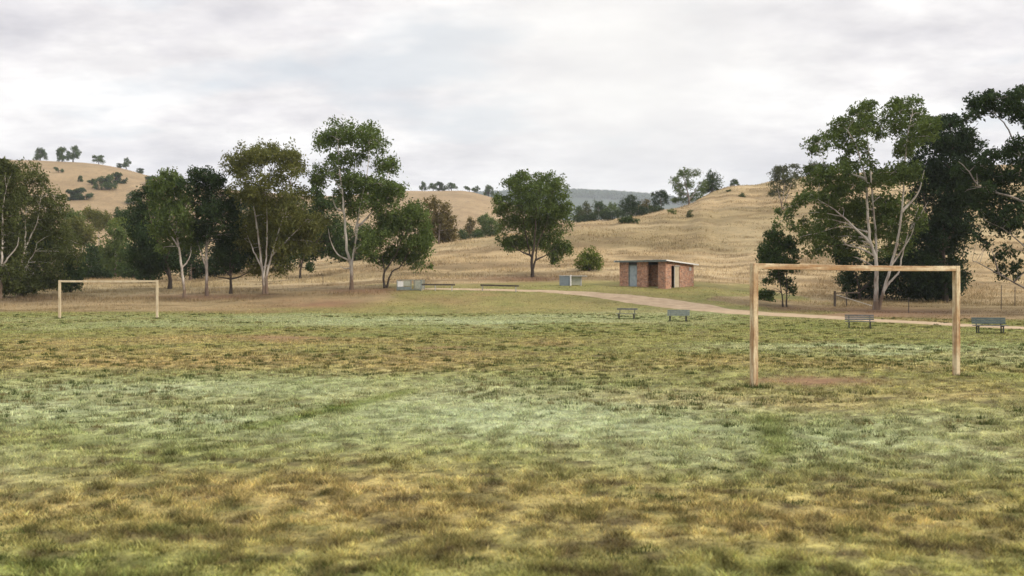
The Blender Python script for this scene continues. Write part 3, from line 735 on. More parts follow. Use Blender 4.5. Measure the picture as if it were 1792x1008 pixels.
vt('brown green round tree on the slope right of the leaning tree', [(755,353,16,10),(770,364,20,13),(783,382,15,14),(760,383,22,16),(789,402,11,14),(768,405,26,15),(748,405,14,14)], 178, 'brown', group='trees beyond the dry slope')
MID = 'trees beyond the dry slope'
vt('small brown tree alone in the dip before the second hill', [(824,388,8,9),(822,398,9,8),(826,408,9,7)], 250, 'brown', group=MID)
vt('low green tree beside the small brown tree in the dip', [(810,407,10,8),(817,415,12,7),(836,410,10,8)], 235, 'dark', group=MID)
vt('rounded dark green tree in the dip left of the lone oval tree', [(850,384,15,10),(860,395,18,13),(845,402,14,10),(866,408,14,10)], 240, 'green', group=MID)
T('gum_tree', 'lone full crowned gum standing on the slope between rails and brick hut', EU, (932,485),
  [[(932,486),(931,453),(935,427),(937,388),(940,330)], [(932,472),(938,450),(941,427),(957,388),(966,340)], [(931,455),(926,439),(919,403),(912,350)], [(938,456),(952,448),(964,440)], [(927,445),(912,440),(900,432)]],
  [(913,306,17,9),(940,305,20,9),(968,311,20,12),(895,320,17,12),(916,330,25,16),(943,328,26,16),(972,334,24,17),(880,354,18,13),(869,346,8,8),(910,358,28,18),(943,358,31,18),(975,360,27,19),(989,370,13,18),(916,386,28,19),
   (946,388,31,19),(975,390,27,19),(889,388,18,15),(879,416,13,9),(905,420,24,13),(934,414,24,15),(964,420,26,15),(989,429,14,9),(893,432,12,8),(975,441,16,11),(972,454,9,7),(999,436,6,5),(870,372,8,8)],
  col='green', bark='dark_bark', r0=.26, k=1.1)
T('round_bush', 'round bright green bush behind the barbecue block', 'bush', (1031,475), [[(1031,475),(1030,462),(1028,448)], [(1031,472),(1040,455)]],
  [(1032,441,14,9),(1022,450,14,10),(1043,450,13,11),(1032,458,20,10),(1014,462,8,7),(1048,464,8,7),(1026,468,12,6)], col='bright', bark='dark_bark', r0=.08, k=1.2, L=.26)
# --- row beyond the right slope
for lab, lobes, D, c in (
 ('greyish tree at the left end of the row beyond the slope', [(1012,368,9,8),(1008,380,10,8),(1018,378,9,8)], 300, 'dark'),
 ('pale olive tree second in the row beyond the slope', [(1028,360,9,8),(1024,372,11,9),(1034,374,9,9)], 290, 'grey'),
 ('dark tree third in the row beyond the slope', [(1047,358,10,8),(1052,368,12,9),(1043,373,9,8)], 295, 'dark'),
 ('olive topped tree fourth in the row beyond the slope', [(1070,360,9,7),(1076,368,11,9),(1064,372,9,8)], 290, 'green'),
 ('big dark rounded tree in the middle of the row beyond the slope', [(1102,346,12,7),(1095,356,12,9),(1112,356,12,9),(1103,366,18,9)], 270, 'deep'),
 ('brownish tree right of the big dark tree in the row', [(1130,356,8,8),(1124,364,9,8),(1137,364,8,8)], 265, 'brown'),
 ('spreading umbrella shaped dark tree where the row meets the hill', [(1147,340,8,5),(1158,337,9,5),(1165,343,7,5),(1150,351,9,7),(1162,353,9,6)], 262, 'deep'),
 ('low dark tree low between the first two trees of the row', [(1019,384,12,7),(1030,382,11,7),(1040,380,10,7)], 285, 'deep'),
 ('low dark green tree low between the third and fourth trees of the row', [(1058,377,12,7),(1069,377,11,7),(1083,374,11,8)], 282, 'deep'),
 ('low shadowy tree left of the brownish tree in the row', [(1118,368,11,7),(1128,370,10,6),(1090,374,10,6)], 262, 'deep'),
 ('low rounded tree tucked under the umbrella shaped tree', [(1143,363,8,6),(1152,365,9,6)], 250, 'dark')):
    vt(lab, lobes, D, c, group=MID, k=1.3)
T('gum_tree', 'big open crowned gum on the hill line above the brick hut', EU, (1206,361),
  [[(1206,361),(1205,345),(1200,325),(1196,308)], [(1206,352),(1214,338),(1222,322)], [(1205,345),(1192,335),(1184,322)]],
  [(1196,302,14,7),(1214,304,12,7),(1182,314,9,8),(1191,326,12,8),(1208,320,10,8),(1223,337,13,11),(1203,344,16,8),(1183,348,5,5),(1231,322,9,8),(1193,338,8,6)], D=236, col='green', bark='grey_bark', r0=.35, L=.42, k=1.05, twigs=False)
T('dense_tree', 'dark thick tree pressed against the right of the big hill gum', 'tree', (1246,354),
  [[(1246,354),(1246,340),(1247,325)]], [(1245,322,9,8),(1252,330,10,9),(1242,336,11,9),(1252,344,10,8),(1240,348,10,6)], D=246, col='dark', bark='dark_bark', r0=.3, L=.42, k=1.25, twigs=False)
T('gum_tree', 'thin brownish gum on the hillside left of the large right gum', EU, (1370,367),
  [[(1369,367),(1367,355),(1362,335),(1356,310)], [(1371,367),(1374,352),(1382,330),(1390,300)], [(1368,358),(1372,330),(1372,300)]],
  [(1370,294,16,6),(1355,301,12,7),(1391,291,9,5,.7),(1375,311,22,9),(1356,322,14,9,.7),(1388,322,14,9,.7),(1370,334,20,9,.6),(1398,304,8,7),(1352,338,8,6,.5)], col='grey', bark='grey_bark', r0=.18, L=.34, k=1.15, twigs=False)
T('dense_tree', 'dark tree peeping over the hill crest beside the large right gum', 'tree', (1424,312), [[(1424,316),(1424,300),(1425,288)]],
  [(1422,290,8,6),(1430,296,10,8),(1418,301,8,7),(1432,306,12,8)], D=300, col='dark', bark='dark_bark', r0=.3, L=.45, k=1.1, twigs=False)
T('small_tree', 'small two stemmed tree seen under the left end of the near crossbar', 'tree', (1372,537),
  [[(1370,537),(1368,517),(1361,480),(1358,433)], [(1377,537),(1376,500),(1375,480),(1378,430)]],
  [(1347,406,12,8),(1362,420,23,13),(1337,436,12,13),(1385,427,13,13),(1360,446,27,15),(1390,450,9,12),(1340,458,12,10),(1375,462,18,10),(1378,490,18,9,.8),(1347,490,7,6),(1388,510,8,9,.7),(1337,513,11,8),(1352,512,8,5),(1365,475,16,7,.6)],
  col='dark', bark='dark_bark', r0=.1, L=.26, k=1.5, fat=1.06)
# --- right group
T('gum_tree', 'large multi stemmed pale gum behind the near goal, tall airy crown', EU, (1534,543),
  [[(1532,544),(1531,484),(1529,456),(1517,419),(1510,363),(1505,317),(1487,262),(1470,235)], [(1532,470),(1532,410),(1526,340),(1519,255),(1510,209)], [(1537,543),(1543,517),(1554,475),(1564,428),(1571,373),(1573,307),(1575,247),(1582,200)],
   [(1546,512),(1557,494),(1573,475),(1580,438),(1592,401),(1606,365)], [(1519,425),(1490,400),(1455,370),(1425,352)], [(1505,317),(1470,300),(1440,290)], [(1571,373),(1600,340),(1610,300)]],
  [(1505,194,19,12),(1482,209,18,12),(1459,223,18,12),(1440,246,16,13),(1431,264,8,7),(1487,231,25,13),(1515,213,16,12),(1543,199,16,14),(1575,182,22,10),(1598,191,19,13),(1617,217,14,13),(1561,217,22,14),(1589,222,26,16),
   (1615,240,16,12),(1477,256,18,8,.8),(1510,259,22,12,.8),(1571,255,22,11,.8),(1594,260,18,12),(1500,284,18,12),(1459,303,24,14),(1435,307,18,13),(1426,289,11,6),(1496,316,34,17),(1543,302,30,16),(1580,306,27,16),
   (1454,339,29,17),(1407,345,18,11),(1393,359,12,9),(1384,381,8,12),(1412,390,8,13),(1440,372,18,14),(1487,362,34,20),(1533,358,34,19),(1580,354,28,20),(1603,380,20,20),(1435,408,9,13),(1473,400,28,16),(1515,402,26,14),
   (1561,396,26,18),(1463,430,22,13),(1500,433,18,12,.7),(1592,425,22,18)],
  D=79, col='green', bark='white_bark', r0=.24, L=.28, k=1.5, fat=1.1, dead=[[(1526,450),(1505,436),(1480,430),(1470,420)],[(1528,470),(1505,455),(1490,450)],[(1592,400),(1606,380),(1620,355)],[(1560,470),(1575,440),(1590,415),(1596,395)]])
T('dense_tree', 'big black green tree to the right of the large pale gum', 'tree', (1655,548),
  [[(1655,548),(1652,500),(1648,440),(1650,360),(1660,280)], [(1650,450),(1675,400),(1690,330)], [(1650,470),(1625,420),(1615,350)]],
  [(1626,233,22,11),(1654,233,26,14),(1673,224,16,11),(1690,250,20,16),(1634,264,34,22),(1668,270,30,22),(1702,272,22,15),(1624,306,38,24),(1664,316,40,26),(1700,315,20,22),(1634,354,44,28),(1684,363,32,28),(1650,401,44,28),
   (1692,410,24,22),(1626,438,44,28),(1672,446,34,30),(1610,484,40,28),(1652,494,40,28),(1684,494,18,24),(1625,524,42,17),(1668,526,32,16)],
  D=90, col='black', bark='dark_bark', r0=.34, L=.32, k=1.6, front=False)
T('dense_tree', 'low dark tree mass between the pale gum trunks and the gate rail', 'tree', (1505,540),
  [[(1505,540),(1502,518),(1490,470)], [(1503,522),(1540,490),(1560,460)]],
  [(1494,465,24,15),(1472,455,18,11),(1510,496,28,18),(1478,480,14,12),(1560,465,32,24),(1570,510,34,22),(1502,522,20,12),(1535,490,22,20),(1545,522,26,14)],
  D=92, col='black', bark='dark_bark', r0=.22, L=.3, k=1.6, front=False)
T('gum_tree', 'dark sprawling gum at the right edge with long bare low limb', EU, (1838,565),
  [[(1838,565),(1828,510),(1818,440),(1806,360),(1790,300),(1766,242),(1743,215)], [(1826,495),(1806,465),(1790,447),(1757,419),(1720,401)], [(1832,540),(1812,527),(1790,517),(1748,494),(1715,476),(1702,470)],
   [(1806,370),(1760,360),(1710,345),(1682,312),(1668,300)], [(1790,300),(1800,250),(1800,200)], [(1828,510),(1860,430),(1870,350)]],
  [(1710,185,22,10),(1720,202,26,13),(1697,220,12,9),(1748,186,28,12),(1776,180,28,11),(1796,204,32,16),(1757,205,22,10,.8),(1787,236,18,11),(1766,270,27,13,.8),(1734,284,26,15),(1792,279,30,18),(1710,307,24,14),
   (1748,317,34,19),(1787,321,34,21),(1738,354,34,19),(1778,363,34,21),(1720,382,22,15),(1757,400,32,15),(1792,405,28,22),(1715,428,13,9),(1766,455,15,15),(1787,484,12,20),(1702,345,16,12),(1830,200,36,26),(1845,280,48,36),
   (1845,360,48,36),(1850,430,44,34),(1735,440,12,8,.6)],
  D=72, col='deep', bark='shade_bark', r0=.22, L=.3, k=1.25, front=False, fat=.94, dead=[[(1748,494),(1738,470),(1730,450)],[(1775,508),(1790,490)]])
for nm, lab, b, lobes, c, D in (
 ('scrub_bush', 'dark low shrub at the small two stemmed tree foot, left side', (1338,526), [(1335,515,10,7),(1346,518,8,6)], 'dark', None),
 ('hill_bush', 'flat dark bush alone on the slope left of the hill gum', (1100,391), [(1092,384,9,5),(1103,382,10,6),(1112,386,7,5),(1100,388,14,4)], 'dark', None),
 ('hill_bush', 'small grey shrub below the big hill gum trunk', (1207,380), [(1207,372,5,6,.7),(1206,377,7,4,.8)], 'grey', None),
 ('hill_bush', 'small fresh green bush on the slope beside the hill gum', (1176,375), [(1174,369,6,4),(1180,371,5,4)], 'bright', None),
 ('hill_bush', 'tiny dark bush near the right hill crest', (1299,345), [(1299,341,5,4)], 'dark', None)):
    T(nm, lab, 'bush', b, [[b, (b[0], b[1] - 5)], [b, (b[0] + 3, b[1] - 4)]], lobes, D=D, col=c, bark='dark_bark', r0=.05, L=.28, k=1.0, twigs=False)

# --- tiny far trees: five kinds, copied
def proto(seed, col, wide, tall, nl, sparse=1.0, low=.3):
    rng = np.random.default_rng(seed); lobes = []
    for q in range(nl):
        a = rng.uniform(0, 6.28); zf = rng.uniform(low + .12, .90); zc = zf * tall
        r = rng.uniform(.1, .9) * wide * max(.12, 1 - ((zf - low - .25) / (.92 - low)) ** 2 * (2.0 if zf > low + .25 else 1)) ** .5
        lobes.append((np.array([math.cos(a) * r, math.sin(a) * r, zc]), wide * rng.uniform(.24, .42), wide * rng.uniform(.24, .42), tall * rng.uniform(.15, .24), sparse))
    V, Fq, Cc, subs = leaf_cloud(lobes, LEAF[col], .55, 1.2, rng, .4)
    p = Pile()
    p.add(*tube(np.array([[0,0,-.3],[.1,0,tall*.3],[0,.1,tall*.75]]), np.array([.3,.22,.06]), 6))
    for l in lobes: p.add(*tube(np.array([[.1,0,tall*.28], (l[0] + np.array([0,0,tall*.3]))*.5, l[0]]), np.array([.14,.09,.03]), 4))
    tv, tf = p.get()
    return mesh_np('trunk', tv, tf, M['dark_bark'], None, True, link=False), mesh_np('crown', V, Fq, M['leaf'], Cc, link=False)
PRO = {'round': proto(1, 'dark', 3.6, 7, 16, 1, .08), 'open': proto(2, 'dark', 3.6, 7.5, 11, .8, .16), 'flat': proto(3, 'dark', 4.4, 6.5, 13, .9, .14),
       'bush': proto(4, 'dark', 3.4, 4.2, 9, 1, .05), 'mass': proto(5, 'deep', 4.4, 5.2, 12, 1.1, .02)}
def far(kind, px, py, hpx, label, wide=1.0, D0=330, tint=1.4, group='scattered trees on the far hills', name='hill_tree', crest=False):
    """stand a copy where the ray through (px,py) meets the far hill; hpx its height in the photograph"""
    if crest:
        Dd = np.linspace(D0, 780, 700); a = (height((px - 896) / F * Dd, Dd) - H) / Dd; D = float(Dd[a.argmax()])
    else: D = ray(px, py, D0, 760)
    x = (px - 896) / F * D
    t, c = PRO[kind]; tall = {'round':7,'open':7.5,'flat':6.5,'bush':4.2,'mass':5.2}[kind] * .97
    s = hpx * 1.15 * D / F / tall
    r = empty(name, (x, D, hgt(x, D) - .1), random.uniform(0, 6.28)); r.scale = (s * wide, s * wide, s)
    tag(r, label, 'bush' if name.endswith('bush') else 'tree', group)
    for q in (t, c):
        o = q.copy(); COL.objects.link(o); o.parent = r
        o.color = (tint, tint, tint * 1.05, 1)  # crowns lightened and slightly blued: haze put into the leaf colour
LH = 'scattered trees on the left hill'
for a in (
 ('round', 70,291,20,'round dark tree alone on the left hill crest nearest the left gums',1.1,True),
 ('round',109,289,23,'left tree of the close pair on top of the left hill',1.0,True),
 ('open', 128,290,24,'right tree of the close pair on top of the left hill',1.1,True),
 ('flat', 173,296,15,'flat topped thin tree on the crest right of the pair',1.1,True),
 ('open', 221,304,17,'open crowned tree on the descending crest of the left hill',.9,True),
 ('mass', 210,303,7,'low scrub at the foot of the open crowned crest tree',1.3,True),
 ('mass', 247,309,8,'low dark bush on the crest below the open crowned tree',1.5,True),
 ('bush', 102,302,9,'small bush just under the left hilltop pair',1.0,False),
 ('round',141,318,10,'tiny round bush alone in the middle of the left hill face',.9,False),
 ('bush', 161,324,10,'small left bush of the diagonal clump on the left hill',1.0,False),
 ('round',178,332,21,'large lower tree of the diagonal clump on the left hill',1.15,False),
 ('round',193,332,24,'tallest middle tree of the diagonal clump on the left hill',.9,False),
 ('mass', 203,321,16,'dark upper right tree of the diagonal clump on the left hill',1.3,False),
 ('mass', 124,350,15,'left half of the long dark thicket low on the left hill',1.25,False),
 ('mass', 140,350,18,'peaked middle of the long dark thicket low on the left hill',1.2,False),
 ('bush', 152,349,11,'right end bush of the long dark thicket low on the left hill',1.2,False),
 ('round',233,357,20,'dark tree on the hill flank touching the dark gum crown',1.2,False),
 ('mass', 262,324,14,'wide dark bush on the right shoulder of the left hill',1.4,False),
 ('bush', 285,328,13,'dark bush where the left hill meets the gum crowns',1.4,False)):
    far(a[0], a[1], a[2], a[3], a[4], a[5], crest=a[6], group=LH, name='hill_bush' if ('bush' in a[4] or 'thicket' in a[4] or 'scrub' in a[4]) else 'hill_tree')
SH = 'trees on the crest of the middle hill'
for a in (
 ('round',740,338,15,'narrow upright tree alone at the left on the middle hill crest',.75),
 ('flat', 758,338,13,'left tree of the crest cluster on the middle hill',1.0),
 ('mass', 769,338,13,'densest middle tree of the crest cluster on the middle hill',1.1),
 ('flat', 790,338,13,'flat topped right tree of the crest cluster on the middle hill',1.2),
 ('bush', 821,340,9,'small bush on the descending middle hill crest',1.2),
 ('open', 835,342,11,'thin small tree beside the bush on the descending middle hill crest',1.0),
 ('round',855,348,18,'round tree on the middle hill crest nearest the lone full crowned gum',.9)):
    far(a[0], a[1], a[2], a[3], a[4], a[5], crest=True, group=SH, D0=500)
far('round', 1285, 331, 11, 'small dark tree alone on the right hill crest above the slope', 1.35, 200, crest=True, group=None)
far('bush', 1275, 338, 5, 'tiny shrub left of the small dark crest tree on the right hill', 1.0, 230, group=None, name='hill_bush')

# --- distant forest on the blue ridge: one uncountable mass
def ridge_forest(n=9000):
    rng = np.random.default_rng(55)
    px = rng.uniform(820, 1300, n); D = rng.uniform(3300, 4560, n); x = (px - 896) / F * D
    z = height(x, D); r = rng.uniform(6, 14, n)
    a = rng.uniform(0, 6.28, (n, 14)); e = rng.uniform(-.3, 1.5, (n, 14)); q = rng.uniform(.5, 1, (n, 14))
    c = np.stack([x[:, None] + np.cos(a) * np.cos(e) * r[:, None] * q, D[:, None] + np.sin(a) * np.cos(e) * r[:, None] * q, z[:, None] + r[:, None] * (.55 + np.sin(e) * q)], -1).reshape(-1, 3)
    m = len(c); u = rng.normal(size=(m, 3)); u /= np.linalg.norm(u, axis=1)[:, None]; v = np.cross(u, rng.normal(size=(m, 3))); v /= np.linalg.norm(v, axis=1)[:, None]
    V = np.stack([c - u * 3.4, c + v * 2.4, c + u * 3.4, c - v * 2.4], 1).reshape(-1, 3)
    cc = np.array(LEAF['dark'])[None, :] * np.repeat(rng.uniform(.7, 1.4, n), 14)[:, None]
    tag(mesh_np('forest', V, np.arange(4 * m).reshape(-1, 4), M['leaf'], np.repeat(cc, 4, 0)), 'hazy blue grey forest covering the far ridge', 'forest', kind='stuff')
ridge_forest()

# ------------------------------------------------------------------ goals
def goal(label, pl, pr, Dl, Dr, hh=2.44, w=.12, mp='paint', mb='paintbar'):
    """pl, pr: base px of the posts"""
    A = Vector(((pl - 896) / F * Dl, Dl)); B = Vector(((pr - 896) / F * Dr, Dr))
    d = B - A; rz = math.atan2(d.y, d.x); Lg = d.length
    z0 = hgt(A.x, A.y)
    r = empty('goal_frame', (A.x, A.y, 0), rz); tag(r, label, 'goal', 'goal frames on the field')
    z1 = hgt(B.x, B.y)
    rg = random.Random(int(pl))
    for xx, zb in ((0, z0), (Lg, z1)):
        bm = bmesh.new(); n = 8; prev = None
        for k in range(n + 1):
            z = (zb - .3) + (hh - zb + .3) * k / n; j = .004
            ring = [bm.verts.new((xx + sx * w/2 + rg.uniform(-j, j), sy * w/2 + rg.uniform(-j, j), z)) for sx, sy in ((-1,-1),(1,-1),(1,1),(-1,1))]
            if prev:
                for q in range(4): bm.faces.new((prev[q], prev[(q+1)%4], ring[(q+1)%4], ring[q]))
            else: bm.faces.new(ring[::-1])
            prev = ring
        bm.faces.new(prev)
        bm_obj('post', bm, M[mp], r, bevel=.006)
    bm = bmesh.new(); n = 10; prev = None; w2 = w * .94
    for k in range(n + 1):
        x = w/2 - .001 + (Lg - w + .002) * k / n; sag = -.014 * math.sin(math.pi * k / n); j = .003
        ring = [bm.verts.new((x, sy * w2/2 + rg.uniform(-j, j), hh - .004 - w2/2 + sz * w2/2 + sag + rg.uniform(-j, j))) for sy, sz in ((-1,-1),(1,-1),(1,1),(-1,1))]
        if prev:
            for q in range(4): bm.faces.new((prev[q], prev[(q+1)%4], ring[(q+1)%4], ring[q]))
        else: bm.faces.new(ring[::-1])
        prev = ring
    bm.faces.new(prev)
    bm.normal_update(); bmesh.ops.recalc_face_normals(bm, faces=bm.faces[:])
    bm_obj('crossbar', bm, M[mb], r, bevel=.006)
    return r
goal('big rusty cream painted goal frame without net over a bare dirt mouth', 1319.5, 1673.5, 19.55, 22.1)
goal('small distant goal frame without net before the dark left trees', 104.5, 275, 62.6, 62.9, w=.13, mp='palepaint', mb='palepaint')

# ------------------------------------------------------------------ brick hut
def hut():
    th = math.radians(-40); W, Dp, h1, h2 = 5.15, 5.2, 2.42, 2.14
    near = Vector(((1165 - 896) / F * 93, 93)); ax = Vector((math.cos(th), math.sin(th)))
    o = near - ax * W
    gz = min(hgt(near.x, near.y), hgt(o.x, o.y), hgt(near.x + 2, near.y + 3)); gz = HZ and (H - (502.5 - HZ) * 93 / F)
    r = empty('brick_hut', (o.x, o.y, gz), th); tag(r, 'small flat roofed red brick hut beside the gravel path', 'hut')
    t = .22; base = -.8
    # front wall runs y 0..t ; openings: door 1.0-1.98, entry 3.15-4.32
    bm = bmesh.new()
    box(bm, 0, 1.00, 0, t, base, h1); box(bm, 1.98, 3.15, 0, t, base, h1); box(bm, 4.32, W, 0, t, base, h1)
    bm_obj('front_wall', bm, M['brick'], r)
    # side walls with sloping tops
    def slope_wall(bm, x0, x1, y0, y1, zb=base):
        zt = lambda y: h1 + (h2 - h1) * y / Dp
        v = [bm.verts.new((x, y, z)) for (x, y, z) in ((x0,y0,zb),(x1,y0,zb),(x1,y1,zb),(x0,y1,zb),(x0,y0,zt(y0)),(x1,y0,zt(y0)),(x1,y1,zt(y1)),(x0,y1,zt(y1)))]
        for f in ((3,2,1,0),(4,5,6,7),(0,1,5,4),(1,2,6,5),(2,3,7,6),(3,0,4,7)): bm.faces.new([v[i] for i in f])
    bm = bmesh.new()
    slope_wall(bm, W - t, W, t + .001, 1.02); slope_wall(bm, W - t, W, 2.55, Dp - t); slope_wall(bm, W - t, W, 1.02, 2.55, 2.02)
    slope_wall(bm, 0, t, t + .001, Dp - t)
    bm_obj('side_wall', bm, M['brick'], r)
    bm = bmesh.new(); box(bm, 0, W, Dp - t + .001, Dp, base, h2 - .002)
    bm_obj('rear_wall', bm, M['brick'], r)
    bm = bmesh.new(); box(bm, 2.50, 2.62, t + .002, Dp - t - .002, base, h2); box(bm, W - 1.5, W - 1.38, t + .9, Dp - t - .002, base, h2)
    box(bm, 2.63, W - 1.51, 1.3, 1.42, base, h2)
    bm_obj('partition_wall', bm, M['brick'], r)
    bm = bmesh.new(); box(bm, .4, W - .4, .4, Dp - .4, base, .0)
    bm_obj('floor_slab', bm, M['concrete'], r)
    # blue door with frame and vent over it
    d = bm_obj('door', (lambda b: (box(b, 1.12, 1.93, .07, .12, 0.0, 2.03), b)[1])(bmesh.new()), M['bluedoor'], r, bevel=.004)
    bm = bmesh.new(); box(bm, 1.00, 1.10, .03, .16, -.05, 2.03); box(bm, 1.95, 1.98, .03, .16, -.05, 2.03); box(bm, 1.00, 1.98, .03, .16, 2.05, 2.13)
    bm_obj('frame', bm, M['greytrim'], d)
    bm = bmesh.new(); bar(bm, (1.84, .03, 1.0), (1.84, .03, 1.16), .03); bm_obj('handle', bm, M['dark'], d)
    bm = bmesh.new(); box(bm, 1.02, 1.96, .10, .13, 2.14, h1 - .02)
    for k in range(4): box(bm, 1.02, 1.96, .06, .098, 2.16 + k * .06, 2.185 + k * .06)
    bm_obj('vent_window', bm, M['dark'], r)
    # cream screen standing in the side opening
    d2 = bm_obj('door', (lambda b: (box(b, W - .10, W - .05, 1.62, 2.54, -.02, 1.98), b)[1])(bmesh.new()), M['cream'], r, bevel=.004); d2['label'] = 'pale cream side door half closing the opening'
    bm = bmesh.new(); box(bm, W - .045, W + .01, 1.56, 1.62, -.05, 2.02); box(bm, W - .045, W + .03, 1.62, 2.54, 1.985, 2.06)
    bm_obj('frame', bm, M['concrete'], d2)
    bm = bmesh.new(); box(bm, W + .003, W + .03, 4.3, 4.7, 1.6, 1.95); bm_obj('wall_vent', bm, M['concrete'], r)
    # roof: corrugated sheet, sloping to the rear
    n = 66; ov = .32; nx = np.linspace(-ov, W + ov, n * 2 + 1); V = []
    zt = lambda y: h1 + (h2 - h1) * y / Dp
    for y in (-.45, Dp + .35):
        for i, x in enumerate(nx): V.append((x, y, zt(y) + .10 + (.028 if i % 2 else 0)))
    m_ = len(nx); V = np.array(V); V2 = V.copy(); V2[:, 2] -= .03
    Fq = [(i, i+1, m_+i+1, m_+i) for i in range(m_-1)]
    Fb = [(2*m_+i+1, 2*m_+i, 3*m_+i, 3*m_+i+1) for i in range(m_-1)]
    Fe = [(i+1, i, 2*m_+i, 2*m_+i+1) for i in range(m_-1)] + [(m_+i, m_+i+1, 3*m_+i+1, 3*m_+i) for i in range(m_-1)] + [(0, m_, 3*m_, 2*m_), (2*m_-1, m_-1, 3*m_-1, 4*m_-1)]
    rf = mesh_np('roof', np.vstack([V, V2]), np.array(Fq + Fb + Fe), M['roofm'], parent=r)
    bm = bmesh.new(); box(bm, -ov, W + ov, -.40, -.36, h1 - .035, h1 + .085)
    bm_obj('fascia', bm, M['greytrim'], rf)
    bm = bmesh.new(); bar(bm, (W + ov + .022, -.45, zt(-.45) + .06), (W + ov + .022, Dp + .35, zt(Dp + .35) + .06), .04, .11); bar(bm, (-ov - .022, -.45, zt(-.45) + .06), (-ov - .022, Dp + .35, zt(Dp + .35) + .06), .04, .11)
    bm_obj('barge_board', bm, M['whitetrim'], rf)
    bm = bmesh.new()
    for k in range(5): bar(bm, (-ov + .01, .25 + k * 1.15, zt(.25 + k * 1.15) + .033), (W + ov - .01, .25 + k * 1.15, zt(.25 + k * 1.15) + .033), .05, .06)
    bm_obj('rafter', bm, M['darkwood'], rf)
    for (x, y, dx, dy) in ((4.5, .2, .5, .22), (4.9, 1.6, .3, .8), (4.4, 3.4, .5, .5)):
        bm = bmesh.new(); box(bm, x - dx, x + dx * .6, y - dy, y + dy, zt(y) + .131, zt(y) + .175); bm_obj('roof_sheet_patch', bm, M['dark'], rf)
hut()

# ------------------------------------------------------------------ benches
def bench(label, px, py, rz, slat, back, seat_m, leg_m='dark', s=.84, W=1.6):
    D = ray(px, py); x = (px - 896) / F * D
    r = empty('park_bench', (x, D, hgt(x, D) - .01), math.radians(rz), s); tag(r, label, 'bench', 'park benches on the grass along the path')
    bm = bmesh.new()
    for k in range(4): box(bm, -W/2, W/2, -.44 + k * .118, -.44 + k * .118 + .098, .405, .440)
    bm_obj('seat', bm, M[seat_m], r, bevel=.005)
    bm = bmesh.new()
    for z0, z1 in back: 
        y0 = .07 + (z0 - .45) * .28; y1 = .07 + (z1 - .45) * .28
        v = [bm.verts.new(p) for p in ((-W/2,y0,z0),(W/2,y0,z0),(W/2,y0+.03,z0),(-W/2,y0+.03,z0),(-W/2,y1,z1),(W/2,y1,z1),(W/2,y1+.03,z1),(-W/2,y1+.03,z1))]
        for f in ((3,2,1,0),(4,5,6,7),(0,1,5,4),(1,2,6,5),(2,3,7,6),(3,0,4,7)): bm.faces.new([v[i] for i in f])
    bm_obj('backrest', bm, M[slat], r, bevel=.004)
    for sx in (-1, 1):
        bm = bmesh.new(); X = sx * W * .36
        bar(bm, (X, -.36, -.15), (X, -.36, .375), .06, .05, (0,1,0)); bar(bm, (X, .06, -.15), (X, .06, .40), .06, .05, (0,1,0))
        bar(bm, (X, -.44, .379), (X, .11, .379), .055, .05); bar(bm, (X, .115, .36), (X, .235, .80), .055, .035, (0,1,0))
        bm_obj('leg', bm, M[leg_m], r)
B3 = [(.50,.59),(.615,.70),(.725,.81)]
bench('grey bench with only a top back rail, nearest the brick hut', 1097, 558.5, -18, 'slatdark', [(.70,.82)], 'slatgrey', W=1.55)
bench('pale grey green bench with solid back, second from the brick hut', 1187, 562.5, -16, 'slatpale', [(.46,.58),(.59,.70),(.71,.82)], 'slatpale', W=1.55)
bench('charcoal slatted bench framed by the near goal', 1504, 575, -16, 'slatdark', B3, 'slatgrey', W=1.6)
bench('faded blue green bench outside the near goal by the right edge', 1731, 583.5, -12, 'slatblue', [(.50,.60),(.61,.71),(.72,.82)], 'slatgrey', W=1.62)

# ------------------------------------------------------------------ barrier rails
def rail(label, pl, pr, posts, toppy, basepy):
    Dl = ray(pl, basepy[0]); Dr = ray(pr, basepy[1])
    A = Vector(((pl - 896) / F * Dl, Dl, 0)); B = Vector(((pr - 896) / F * Dr, Dr, 0)); A.z = hgt(A.x, A.y); B.z = hgt(B.x, B.y)
    r = empty('barrier_rail', A); tag(r, label, 'barrier', 'low barrier rails along the path')
    d = B - A; ta = H - (toppy[0] - HZ) * Dl / F - A.z; tb = H - (toppy[1] - HZ) * Dr / F - A.z
    bm = bmesh.new(); e = d.copy(); e.z = 0; e.normalize()
    bar(bm, Vector((0,0,ta - .07)) - e * .12, Vector((d.x, d.y, tb - .07)) + e * .22, .12, .15)
    bm_obj('rail', bm, M['darkwood'], r, bevel=.012)
    for f in posts:
        p = d * f; z = hgt(A.x + p.x, A.y + p.y) - A.z
        bm = bmesh.new(); bar(bm, (p.x, p.y, z - .3), (p.x, p.y, ta + (tb - ta) * f - .147), .09, .09, (0,1,0))
        bm_obj('post', bm, M['palewood'], r, bevel=.008)
rail('low dark barrier rail on three posts touching the panel crate', 740, 792, (.02, .42, .98), (496.5, 497), (507.5, 509.5))
rail('low dark barrier rail on two posts standing free by the path', 843, 904, (.02, .98), (497.5, 499), (509, 511.5))

